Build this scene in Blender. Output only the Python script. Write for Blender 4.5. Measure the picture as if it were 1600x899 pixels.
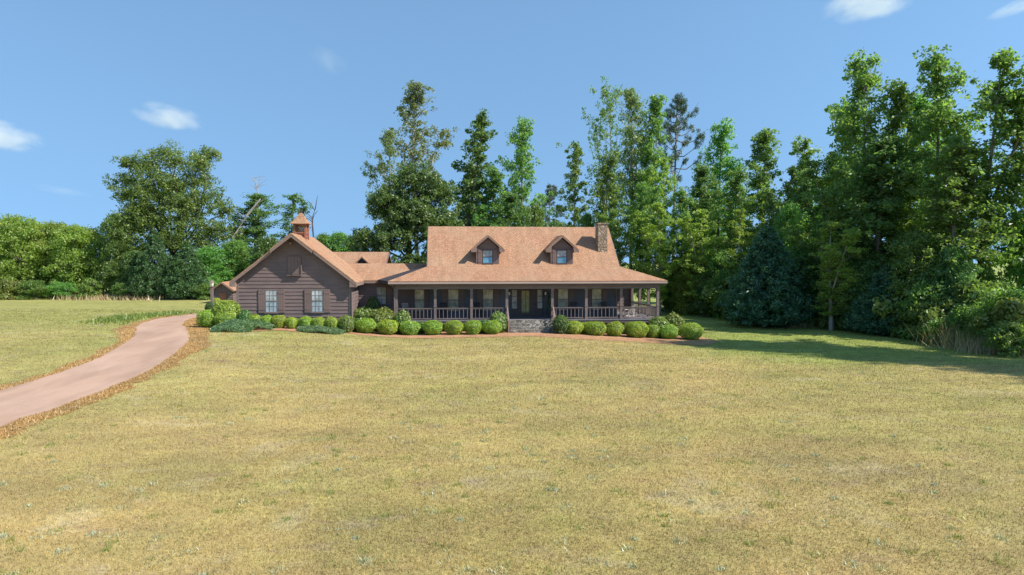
import bpy, math, random
import numpy as np
from mathutils import Vector, Matrix

for o in list(bpy.data.objects):
    bpy.data.objects.remove(o, do_unlink=True)
SC = bpy.context.scene
COL = SC.collection
rnd = random.Random(7)
R = math.radians

# ------------------------------------------------------------------ camera
CAM_H, YAW, PITCH, F = 5.2, R(5.5), -math.atan((449.5 - 410) / 1067.0), 1067.0
cd = bpy.data.cameras.new('camera')
cam = bpy.data.objects.new('camera', cd)
COL.objects.link(cam)
cd.sensor_width = 36
cd.lens = 36 * F / 1600.0
cd.clip_start, cd.clip_end = 0.1, 20000
cam.location = (0, 0, CAM_H)
cam.rotation_euler = (R(90) + PITCH, 0, -YAW)
SC.camera = cam

# ------------------------------------------------------------------ sky, sun, exposure
SUN = Vector((2.26, -1.0, 2.35)).normalized()
w = bpy.data.worlds.new('World')
SC.world = w
w.use_nodes = True
wn, wl = w.node_tree.nodes, w.node_tree.links
wn.clear()
sky = wn.new('ShaderNodeTexSky')
sky.sky_type = 'NISHITA'
sky.sun_disc = False
sky.sun_elevation = math.asin(SUN.z)
sky.sun_rotation = math.atan2(SUN.x, SUN.y)
sky.altitude = 300
sky.air_density = 1.0
sky.dust_density = 0.0
sky.ozone_density = 4.5
# look a little higher into the dome than straight ahead: a clear dry day without a white horizon
tc = wn.new('ShaderNodeTexCoord')
mp = wn.new('ShaderNodeMapping')
mp.inputs['Scale'].default_value = (1, 1, 0.45)
mp.inputs['Location'].default_value = (0, 0, 0.33)
nm = wn.new('ShaderNodeVectorMath'); nm.operation = 'NORMALIZE'
wl.new(tc.outputs['Generated'], mp.inputs[0]); wl.new(mp.outputs[0], nm.inputs[0]); wl.new(nm.outputs[0], sky.inputs[0])
bg = wn.new('ShaderNodeBackground')
bg.inputs['Strength'].default_value = 0.148
wo = wn.new('ShaderNodeOutputWorld')
tint = wn.new('ShaderNodeMix'); tint.data_type = 'RGBA'; tint.blend_type = 'MULTIPLY'
tint.inputs[0].default_value = 1.0
tint.inputs[7].default_value = (0.95, 1.0, 0.885, 1)
wl.new(sky.outputs[0], tint.inputs[6])
wl.new(tint.outputs[2], bg.inputs[0])
wl.new(bg.outputs[0], wo.inputs[0])
sl = bpy.data.lights.new('sun', 'SUN')
sl.energy = 4.2
sl.angle = R(0.53)
sl.color = (1.0, 0.94, 0.84)
so = bpy.data.objects.new('sun', sl)
COL.objects.link(so)
so.location = (30, -10, 60)
so.rotation_euler = SUN.to_track_quat('Z', 'Y').to_euler()
vs = SC.view_settings
SC.display_settings.display_device = 'sRGB'
vs.view_transform = 'Standard'
vs.look = 'None'
vs.exposure = 0.75
vs.gamma = 1.0
vs.use_curve_mapping = False
SC.cycles.use_denoising = True
SC.cycles.max_bounces = 8
SC.cycles.diffuse_bounces = 6
SC.cycles.transmission_bounces = 6
SC.cycles.volume_bounces = 2
SC.cycles.transparent_max_bounces = 8

# ------------------------------------------------------------------ view maths (turn a picture point into a place on the ground)
_fw = np.array([math.sin(YAW) * math.cos(PITCH), math.cos(YAW) * math.cos(PITCH), math.sin(PITCH)])
_rt = np.array([math.cos(YAW), -math.sin(YAW), 0.0])
_up = np.cross(_rt, _fw)


def at(px, py, Y):
    d = _fw + _rt * (px - 800) / F - _up * (py - 449.5) / F
    return np.array([0, 0, CAM_H]) + d * (Y / d[1])


def sstep(a, b, x):
    t = np.clip((np.asarray(x, float) - a) / (b - a), 0, 1)
    return t * t * (3 - 2 * t)


def gz(x, y):
    """height of the ground"""
    x = np.asarray(x, float); y = np.asarray(y, float)
    f = sstep(22, 46, y)
    z = 0.66 * sstep(-2, -13, x) + 0.3 * sstep(-13, -30, x) - 0.5 * sstep(6, 18, x)
    return f * z + 0.05 * np.sin(x * 0.21 + 1.3) * np.sin(y * 0.17) * sstep(12, 30, np.abs(x)) * f


def ground(px, py):
    d = _fw + _rt * (px - 800) / F - _up * (py - 449.5) / F
    t = 1.0
    p = None
    z = 0.0
    for _ in range(40):
        t = (z - CAM_H) / d[2]
        p = np.array([0, 0, CAM_H]) + d * t
        z = 0.5 * z + 0.5 * float(gz(p[0], p[1]))
    return p[0], p[1]


# ------------------------------------------------------------------ materials
def mat(name):
    m = bpy.data.materials.new(name)
    m.use_nodes = True
    n, l = m.node_tree.nodes, m.node_tree.links
    n.clear()
    out = n.new('ShaderNodeOutputMaterial')
    b = n.new('ShaderNodeBsdfPrincipled')
    l.new(b.outputs[0], out.inputs[0])
    return m, n, l, b, out


def N(n, kind, **kw):
    x = n.new('ShaderNode' + kind)
    for k, v in kw.items():
        if k.startswith('_'):
            setattr(x, k[1:], v)
        else:
            x.inputs[k.replace('__', ' ')].default_value = v
    return x


def ramp(n, l, src, stops):
    r = n.new('ShaderNodeValToRGB')
    e = r.color_ramp.elements
    while len(e) < len(stops):
        e.new(0.5)
    for i, (p, c) in enumerate(stops):
        e[i].position = p
        e[i].color = (*c, 1) if not isinstance(c, (int, float)) else (c, c, c, 1)
    l.new(src, r.inputs[0])
    return r.outputs[0]


def mix(n, l, fac, a, b, mode='MIX'):
    x = n.new('ShaderNodeMix')
    x.data_type = 'RGBA'
    x.blend_type = mode
    for s, v in ((x.inputs[0], fac), (x.inputs[6], a), (x.inputs[7], b)):
        if hasattr(v, 'links') or hasattr(v, 'is_linked'):
            l.new(v, s)
        elif isinstance(v, (int, float)):
            s.default_value = v
        else:
            s.default_value = (*v, 1)
    return x.outputs[2]


def mth(n, l, op, a, b=None):
    x = n.new('ShaderNodeMath')
    x.operation = op
    for i, v in enumerate((a, b)):
        if v is None:
            continue
        if isinstance(v, (int, float)):
            x.inputs[i].default_value = v
        else:
            l.new(v, x.inputs[i])
    return x.outputs[0]


def noise(n, l, vec, scale, detail=3.0, rough=0.55, dist=0.0):
    x = N(n, 'TexNoise', Scale=scale, Detail=detail, Roughness=rough, Distortion=dist)
    if vec is not None:
        l.new(vec, x.inputs['Vector'])
    return x.outputs['Fac']


def mapped(n, l, vec, scale):
    m = n.new('ShaderNodeMapping')
    m.inputs['Scale'].default_value = scale
    l.new(vec, m.inputs[0])
    return m.outputs[0]


def bump(n, l, b, h, strength, dist=0.02):
    x = n.new('ShaderNodeBump')
    x.inputs['Strength'].default_value = strength
    x.inputs['Distance'].default_value = dist
    l.new(h, x.inputs['Height'])
    l.new(x.outputs[0], b.inputs['Normal'])


def wood_paint(name, c, var=0.25, rough=0.7):
    m, n, l, b, _ = mat(name)
    g = n.new('ShaderNodeNewGeometry')
    v = mapped(n, l, g.outputs['Position'], (0.9, 0.9, 9.0))
    f1 = noise(n, l, v, 1.3, 4)
    f2 = noise(n, l, g.outputs['Position'], 0.55, 3)
    f3 = noise(n, l, mapped(n, l, g.outputs['Position'], (3, 3, 40)), 1.0, 4)
    c2 = tuple(x * (1 - var) for x in c)
    c3 = tuple(min(1, x * (1 + var)) for x in c)
    a = ramp(n, l, f1, [(0.3, c2), (0.7, c3)])
    a = mix(n, l, 0.35, a, ramp(n, l, f2, [(0.35, c2), (0.65, (c3[0] * 1.1, c3[1] * 1.05, c3[2]))]))
    l.new(a, b.inputs['Base Color'])
    b.inputs['Roughness'].default_value = rough
    b.inputs['Specular IOR Level'].default_value = 0.3
    bump(n, l, b, f3, 0.25, 0.01)
    return m


M = {}
M['siding'] = wood_paint('brown_siding', (0.170, 0.124, 0.118))
M['trim'] = wood_paint('brown_trim', (0.19, 0.145, 0.135))
M['shutter'] = wood_paint('shutter_paint', (0.18, 0.128, 0.118), 0.15)
M['door'] = wood_paint('door_paint', (0.10, 0.075, 0.07), 0.15)
M['soffit'] = wood_paint('soffit_paint', (0.24, 0.17, 0.145), 0.12)
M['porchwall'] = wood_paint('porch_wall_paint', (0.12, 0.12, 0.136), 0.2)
M['deck'] = wood_paint('deck_paint', (0.20, 0.19, 0.21), 0.2)
M['redwood'] = wood_paint('cupola_wood', (0.30, 0.13, 0.085), 0.35)
M['furniture'] = wood_paint('furniture_paint', (0.045, 0.045, 0.05), 0.2)
M['paleseat'] = wood_paint('pale_furniture', (0.55, 0.5, 0.46), 0.15)
M['iron'] = wood_paint('dark_iron', (0.03, 0.03, 0.032), 0.1, 0.5)
M['gutter'] = wood_paint('gutter_metal', (0.42, 0.32, 0.28), 0.08, 0.45)


def shingle(name, c1, c2, c3):
    m, n, l, b, _ = mat(name)
    uv = n.new('ShaderNodeUVMap')
    br = N(n, 'TexBrick', Scale=1.0)
    br.offset = 0.5
    br.inputs['Color1'].default_value = (*c1, 1)
    br.inputs['Color2'].default_value = (*c2, 1)
    br.inputs['Mortar'].default_value = (c1[0] * 0.3, c1[1] * 0.29, c1[2] * 0.28, 1)
    br.inputs['Mortar Size'].default_value = 0.012
    br.inputs['Mortar Smooth'].default_value = 0.4
    br.inputs['Bias'].default_value = 0.0
    br.inputs['Brick Width'].default_value = 0.24
    br.inputs['Row Height'].default_value = 0.165
    nz = N(n, 'TexNoise', Scale=1.7, Detail=3.0)
    l.new(uv.outputs[0], nz.inputs['Vector'])
    vm = n.new('ShaderNodeVectorMath'); vm.operation = 'MULTIPLY_ADD'
    l.new(nz.outputs['Color'], vm.inputs[0]); vm.inputs[1].default_value = (0.06, 0.05, 0)
    l.new(uv.outputs[0], vm.inputs[2])
    l.new(vm.outputs[0], br.inputs['Vector'])
    f1 = noise(n, l, uv.outputs[0], 0.35, 4)
    f2 = noise(n, l, uv.outputs[0], 9.0, 4, 0.7)
    f3 = noise(n, l, mapped(n, l, uv.outputs[0], (2.2, 0.35, 1)), 1.0, 3)
    a = mix(n, l, ramp(n, l, f1, [(0.38, 0.0), (0.68, 0.55)]), br.outputs['Color'], c3)
    a = mix(n, l, 0.9, a, ramp(n, l, f2, [(0.28, (0.55, 0.53, 0.52)), (0.72, (1.42, 1.42, 1.42))]), 'MULTIPLY')
    a = mix(n, l, 0.5, a, ramp(n, l, f3, [(0.3, (0.72, 0.71, 0.70)), (0.7, (1.2, 1.2, 1.2))]), 'MULTIPLY')
    l.new(a, b.inputs['Base Color'])
    b.inputs['Roughness'].default_value = 0.9
    b.inputs['Specular IOR Level'].default_value = 0.2
    h = mth(n, l, 'ADD', mth(n, l, 'MULTIPLY', br.outputs['Fac'], -1.0), mth(n, l, 'MULTIPLY', f2, 0.9))
    bump(n, l, b, h, 0.55, 0.02)
    return m


M['roof'] = shingle('brown_shingles', (0.47, 0.26, 0.155), (0.37, 0.20, 0.12), (0.39, 0.26, 0.165))


def stone(name, scale, cols, mortar=0.06):
    m, n, l, b, _ = mat(name)
    g = n.new('ShaderNodeNewGeometry')
    nz = N(n, 'TexNoise', Scale=2.5, Detail=2.0)
    l.new(g.outputs['Position'], nz.inputs['Vector'])
    vm = n.new('ShaderNodeVectorMath'); vm.operation = 'MULTIPLY_ADD'
    l.new(nz.outputs['Color'], vm.inputs[0]); vm.inputs[1].default_value = (0.25, 0.25, 0.25)
    l.new(g.outputs['Position'], vm.inputs[2])
    v1 = N(n, 'TexVoronoi', Scale=scale); l.new(vm.outputs[0], v1.inputs['Vector'])
    v2 = N(n, 'TexVoronoi', Scale=scale, _feature='DISTANCE_TO_EDGE'); l.new(vm.outputs[0], v2.inputs['Vector'])
    sep = n.new('ShaderNodeSeparateColor'); l.new(v1.outputs['Color'], sep.inputs[0])
    k = len(cols)
    a = ramp(n, l, sep.outputs[0], [((i + 0.5) / k, c) for i, c in enumerate(cols)])
    f = noise(n, l, g.outputs['Position'], 14, 4)
    a = mix(n, l, 0.6, a, ramp(n, l, f, [(0.3, 0.55), (0.7, 1.3)]), 'MULTIPLY')
    a = mix(n, l, ramp(n, l, v2.outputs['Distance'], [(0.0, 1.0), (mortar, 0.0)]), a, (0.09, 0.08, 0.075))
    l.new(a, b.inputs['Base Color'])
    b.inputs['Roughness'].default_value = 0.9
    bump(n, l, b, ramp(n, l, v2.outputs['Distance'], [(0.0, 0.0), (0.15, 1.0)]), 0.8, 0.04)
    return m


M['stone'] = stone('chimney_stone', 3.6, [(0.30, 0.22, 0.15), (0.42, 0.35, 0.27), (0.22, 0.16, 0.11), (0.36, 0.26, 0.17)])
M['stepstone'] = stone('step_stone', 4.0, [(0.22, 0.20, 0.17), (0.36, 0.335, 0.29), (0.11, 0.10, 0.09), (0.27, 0.24, 0.20)])


def pane(name, top, low, split, stripes=0.0):
    """glass with a blind or curtain close behind it, in two tones; split = world height where they meet"""
    m, n, l, b, _ = mat(name)
    g = n.new('ShaderNodeNewGeometry')
    sx = n.new('ShaderNodeSeparateXYZ'); l.new(g.outputs['Position'], sx.inputs[0])
    f = noise(n, l, mapped(n, l, g.outputs['Position'], (9, 9, 1.2)), 1.0, 2)
    f2 = noise(n, l, g.outputs['Position'], 2.2, 3)
    t = mth(n, l, 'GREATER_THAN', sx.outputs[2], split)
    a = mix(n, l, t, low, top)
    a = mix(n, l, 0.55, a, ramp(n, l, f, [(0.3, 0.55), (0.7, 1.35)]), 'MULTIPLY')
    a = mix(n, l, 0.6, a, ramp(n, l, f2, [(0.35, 0.45), (0.62, 1.3)]), 'MULTIPLY')
    l.new(a, b.inputs['Base Color'])
    b.inputs['Roughness'].default_value = 0.6
    b.inputs['Coat Weight'].default_value = 1.0
    b.inputs['Coat Roughness'].default_value = 0.02
    return m


M['pane_garage'] = pane('curtain_reflection_glass', (0.42, 0.45, 0.47), (0.34, 0.42, 0.48), 2.45)  # curtain colour with a pale sky reflection painted in
M['pane_porch'] = pane('blind_reflection_glass', (0.50, 0.46, 0.35), (0.32, 0.33, 0.27), 2.3)  # blind colour above, painted reflection tone below
M['pane_wing'] = pane('wing_glass', (0.22, 0.24, 0.24), (0.30, 0.33, 0.33), 2.5)
M['pane_dormer'] = pane('dormer_glass', (0.30, 0.31, 0.30), (0.10, 0.28, 0.42), 5.62)
M['pane_door'] = pane('door_glass', (0.25, 0.26, 0.11), (0.12, 0.14, 0.06), 1.3)
m, n, l, b, _ = mat('lantern_glass'); b.inputs['Base Color'].default_value = (0.7, 0.68, 0.6, 1); b.inputs['Roughness'].default_value = 0.15; M['lantern'] = m
M['shadow_wedge'] = wood_paint('dark_shadow_wedge', (0.045, 0.042, 0.047), 0.15, 0.9)  # near-black tone for the painted shadow where porch and wing roofs meet
m, n, l, b, _ = mat('black_void'); b.inputs['Base Color'].default_value = (0.012, 0.011, 0.012, 1); M['void'] = m


def leafmat(name, ca, cb, cc, trans=0.3, tone=0.22, spec=0.6):
    m, n, l, b, out = mat(name)
    g = n.new('ShaderNodeNewGeometry')
    oi = n.new('ShaderNodeObjectInfo')
    a = ramp(n, l, g.outputs['Random Per Island'], [(0.0, ca), (0.5, cb), (1.0, cc)])
    f = noise(n, l, g.outputs['Position'], 0.45, 2)
    a = mix(n, l, 0.5, a, ramp(n, l, f, [(0.3, (0.72, 0.78, 0.85)), (0.7, (1.28, 1.2, 0.95))]), 'MULTIPLY')
    hs = N(n, 'HueSaturation')
    l.new(a, hs.inputs['Color'])
    l.new(mth(n, l, 'ADD', mth(n, l, 'MULTIPLY', oi.outputs['Random'], 0.045), 0.478), hs.inputs['Hue'])
    l.new(mth(n, l, 'ADD', mth(n, l, 'MULTIPLY', oi.outputs['Random'], tone * 2), 1.0 - tone), hs.inputs['Value'])
    l.new(hs.outputs[0], b.inputs['Base Color'])
    b.inputs['Roughness'].default_value = 0.42
    b.inputs['Specular IOR Level'].default_value = spec
    tr = n.new('ShaderNodeBsdfTranslucent')
    tc = mix(n, l, 1.0, hs.outputs[0], (1.6, 1.65, 0.8), 'MULTIPLY')
    l.new(tc, tr.inputs[0])
    ms = n.new('ShaderNodeMixShader'); ms.inputs[0].default_value = trans
    l.new(b.outputs[0], ms.inputs[1]); l.new(tr.outputs[0], ms.inputs[2])
    l.new(ms.outputs[0], out.inputs[0])
    return m


M['leaf'] = leafmat('broad_leaf', (0.115, 0.22, 0.065), (0.17, 0.295, 0.085), (0.25, 0.38, 0.12), 0.55)
M['leaf_dark'] = leafmat('dark_leaf', (0.08, 0.16, 0.06), (0.125, 0.225, 0.075), (0.20, 0.30, 0.10), 0.48)
M['leaf_yellow'] = leafmat('yellow_green_leaf', (0.19, 0.30, 0.06), (0.26, 0.37, 0.08), (0.34, 0.41, 0.105), 0.5)
M['leaf_oak'] = leafmat('oak_leaf', (0.10, 0.155, 0.042), (0.155, 0.215, 0.055), (0.24, 0.28, 0.08), 0.42)
M['leaf_pale'] = leafmat('pale_leaf', (0.14, 0.195, 0.075), (0.20, 0.26, 0.10), (0.28, 0.33, 0.15), 0.45, 0.15, 0.6)
M['leaf_cedar'] = leafmat('cedar_leaf', (0.045, 0.13, 0.075), (0.068, 0.175, 0.10), (0.11, 0.23, 0.13), 0.25, 0.12)
M['leaf_evergreen'] = leafmat('evergreen_leaf', (0.07, 0.115, 0.038), (0.11, 0.165, 0.05), (0.19, 0.235, 0.07), 0.4, 0.1)
M['leaf_juniper_tree'] = leafmat('olive_cedar_leaf', (0.05, 0.10, 0.035), (0.08, 0.145, 0.05), (0.13, 0.20, 0.07), 0.25, 0.08)
M['leaf_pine'] = leafmat('pine_needle', (0.05, 0.085, 0.045), (0.07, 0.11, 0.055), (0.10, 0.145, 0.075), 0.2, 0.1)
M['leaf_box'] = leafmat('boxwood_leaf', (0.21, 0.31, 0.03), (0.30, 0.40, 0.045), (0.40, 0.48, 0.07), 0.3, 0.05)
M['leaf_azalea'] = leafmat('azalea_leaf', (0.12, 0.19, 0.045), (0.19, 0.265, 0.06), (0.29, 0.335, 0.10), 0.3, 0.1)
M['leaf_juniper'] = leafmat('juniper_leaf', (0.10, 0.185, 0.08), (0.135, 0.235, 0.10), (0.185, 0.285, 0.13), 0.2, 0.05)
M['leaf_weed'] = leafmat('weed_leaf', (0.14, 0.215, 0.045), (0.20, 0.275, 0.06), (0.28, 0.33, 0.10), 0.35, 0.1)
M['leaf_rosette'] = leafmat('rosette_leaf', (0.30, 0.36, 0.22), (0.38, 0.43, 0.30), (0.50, 0.54, 0.42), 0.2, 0.05)
M['rust'] = leafmat('rusty_straw', (0.34, 0.20, 0.075), (0.46, 0.28, 0.115), (0.56, 0.42, 0.21), 0.2, 0.1)
M['straw'] = leafmat('dry_stem', (0.32, 0.25, 0.13), (0.42, 0.34, 0.19), (0.55, 0.44, 0.27), 0.25, 0.1)


def bark(name, c):
    m, n, l, b, _ = mat(name)
    g = n.new('ShaderNodeNewGeometry')
    f = noise(n, l, mapped(n, l, g.outputs['Position'], (5, 5, 1.2)), 1.5, 5, 0.65)
    l.new(ramp(n, l, f, [(0.3, tuple(x * 0.55 for x in c)), (0.7, tuple(x * 1.35 for x in c))]), b.inputs['Base Color'])
    b.inputs['Roughness'].default_value = 0.9
    bump(n, l, b, f, 0.6, 0.05)
    return m


M['bark'] = bark('grey_bark', (0.20, 0.17, 0.14))
M['bark_pale'] = bark('pale_bark', (0.36, 0.33, 0.29))
M['bark_dark'] = bark('dark_bark', (0.10, 0.08, 0.065))


# ---- lawn colour: shared by the ground sheet and by the grass on it
def lawn_color(n, l):
    g = n.new('ShaderNodeNewGeometry')
    P = g.outputs['Position']
    sx = n.new('ShaderNodeSeparateXYZ'); l.new(P, sx.inputs[0])
    big = noise(n, l, P, 0.045, 4, 0.6, 0.6)
    mid = noise(n, l, P, 0.22, 5, 0.65, 0.8)
    small = noise(n, l, P, 1.1, 5, 0.7)
    fine = noise(n, l, P, 7.0, 4, 0.7)
    tan = ramp(n, l, mid, [(0.28, (0.37, 0.285, 0.13)), (0.45, (0.44, 0.33, 0.14)), (0.58, (0.485, 0.355, 0.145)), (0.72, (0.54, 0.43, 0.24))])
    grn = ramp(n, l, small, [(0.3, (0.24, 0.25, 0.075)), (0.7, (0.355, 0.34, 0.105))])
    # greener to the far left, to the far right and in soft patches
    gx = mth(n, l, 'MULTIPLY', mth(n, l, 'SUBTRACT', mth(n, l, 'ABSOLUTE', mth(n, l, 'ADD', sx.outputs[0], -1.0)), 9.0), 0.045)
    gy = mth(n, l, 'MULTIPLY', mth(n, l, 'SUBTRACT', sx.outputs[1], 34.0), 0.012)
    k = mth(n, l, 'ADD', mth(n, l, 'ADD', mth(n, l, 'MULTIPLY', mth(n, l, 'SUBTRACT', big, 0.5), 2.6), 0.27), mth(n, l, 'MAXIMUM', gy, 0.0))
    k = mth(n, l, 'ADD', k, mth(n, l, 'MULTIPLY', mth(n, l, 'MINIMUM', mth(n, l, 'MAXIMUM', gx, 0.0), 0.45), 1.0))
    k = mth(n, l, 'ADD', k, mth(n, l, 'MULTIPLY', mth(n, l, 'SUBTRACT', small, 0.5), 0.9))
    rx_ = mth(n, l, 'MINIMUM', mth(n, l, 'MAXIMUM', mth(n, l, 'MULTIPLY', mth(n, l, 'SUBTRACT', sx.outputs[0], 13.0), 0.09), 0.0), 0.8)
    ry_ = mth(n, l, 'MINIMUM', mth(n, l, 'MAXIMUM', mth(n, l, 'MULTIPLY', mth(n, l, 'SUBTRACT', sx.outputs[1], 32.0), 0.12), 0.0), 1.0)
    wet = mth(n, l, 'MULTIPLY', rx_, ry_)
    k = mth(n, l, 'ADD', k, wet)
    grn = mix(n, l, wet, grn, (0.27, 0.34, 0.075))
    kc = n.new('ShaderNodeClamp'); l.new(k, kc.inputs[0]); kc.inputs[2].default_value = 0.92
    a = mix(n, l, kc.outputs[0], tan, grn)
    # pinkish-brown thin patches and grey-green rosettes
    pk = noise(n, l, mapped(n, l, P, (0.7, 1.3, 1)), 0.75, 4, 0.7, 0.4)
    a = mix(n, l, ramp(n, l, pk, [(0.58, 0.0), (0.72, 0.6)]), a, (0.31, 0.215, 0.15))
    pl = noise(n, l, mapped(n, l, P, (0.6, 1.0, 1)), 0.5, 5, 0.7, 0.6)
    a = mix(n, l, ramp(n, l, pl, [(0.57, 0.0), (0.72, 0.6)]), a, (0.50, 0.42, 0.27))
    lum = noise(n, l, mapped(n, l, P, (0.16, 0.42, 1)), 1.0, 5, 0.65, 0.7)
    a = mix(n, l, 0.62, a, ramp(n, l, lum, [(0.3, 0.72), (0.52, 1.0), (0.72, 1.28)]), 'MULTIPLY')
    a = mix(n, l, 0.6, a, ramp(n, l, small, [(0.3, 0.78), (0.7, 1.2)]), 'MULTIPLY')
    a = mix(n, l, 0.85, a, ramp(n, l, fine, [(0.25, 0.66), (0.75, 1.34)]), 'MULTIPLY')
    return a, fine, small, g


def lawn_material(name, blades):
    m, n, l, b, out = mat(name)
    a, fine, small, g = lawn_color(n, l)
    b.inputs['Roughness'].default_value = 0.85
    b.inputs['Specular IOR Level'].default_value = 0.15
    if blades:
        a = mix(n, l, 1.0, a, ramp(n, l, g.outputs['Random Per Island'], [(0.0, (0.66, 0.68, 0.64)), (0.5, (1.04, 1.05, 1.03)), (1.0, (1.45, 1.43, 1.4))]), 'MULTIPLY')
        l.new(a, b.inputs['Base Color'])
        tr = n.new('ShaderNodeBsdfTranslucent'); l.new(a, tr.inputs[0])
        ms = n.new('ShaderNodeMixShader'); ms.inputs[0].default_value = 0.3
        l.new(b.outputs[0], ms.inputs[1]); l.new(tr.outputs[0], ms.inputs[2]); l.new(ms.outputs[0], out.inputs[0])
    else:
        l.new(a, b.inputs['Base Color'])
        vf = noise(n, l, g.outputs['Position'], 26.0, 4, 0.75)
        bump(n, l, b, mth(n, l, 'ADD', fine, vf), 0.7, 0.05)
    return m


M['lawn'] = lawn_material('lawn', False)
M['blades'] = lawn_material('grass_blades', True)

m, n, l, b, _ = mat('pink_concrete')
g = n.new('ShaderNodeNewGeometry'); P = g.outputs['Position']
f1 = noise(n, l, P, 0.25, 5, 0.6); f2 = noise(n, l, P, 18, 4, 0.7); f3 = noise(n, l, mapped(n, l, P, (0.9, 0.22, 1)), 1.0, 4, 0.6, 0.5)
a = ramp(n, l, f1, [(0.3, (0.42, 0.265, 0.18)), (0.7, (0.485, 0.32, 0.23))])
a = mix(n, l, 0.5, a, ramp(n, l, f3, [(0.3, (0.62, 0.58, 0.57)), (0.6, (1.08, 1.07, 1.06))]), 'MULTIPLY')
a = mix(n, l, 0.4, a, ramp(n, l, f2, [(0.3, 0.8), (0.7, 1.15)]), 'MULTIPLY')
l.new(a, b.inputs['Base Color']); b.inputs['Roughness'].default_value = 0.85
bump(n, l, b, f2, 0.2, 0.01)
M['drive'] = m


def strawmat(name, c1, c2, c3, c4):
    m, n, l, b, _ = mat(name)
    g = n.new('ShaderNodeNewGeometry'); P = g.outputs['Position']
    f1 = noise(n, l, P, 0.9, 5, 0.7, 0.5); f2 = noise(n, l, P, 11, 5, 0.75, 0.6); f3 = noise(n, l, P, 2.3, 5, 0.7, 0.8)
    a = ramp(n, l, f1, [(0.28, c1), (0.5, c2), (0.75, c3)])
    a = mix(n, l, ramp(n, l, f3, [(0.47, 0.0), (0.64, 0.85)]), a, c4)
    a = mix(n, l, 0.85, a, ramp(n, l, f2, [(0.25, 0.42), (0.75, 1.45)]), 'MULTIPLY')
    l.new(a, b.inputs['Base Color']); b.inputs['Roughness'].default_value = 0.95
    bump(n, l, b, f2, 0.9, 0.05)
    return m


M['mulch'] = strawmat('pine_straw', (0.34, 0.15, 0.075), (0.47, 0.22, 0.11), (0.55, 0.31, 0.17), (0.40, 0.27, 0.16))
M['deadgrass'] = strawmat('dead_grass', (0.28, 0.185, 0.05), (0.41, 0.22, 0.06), (0.43, 0.18, 0.055), (0.36, 0.285, 0.13))


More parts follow.
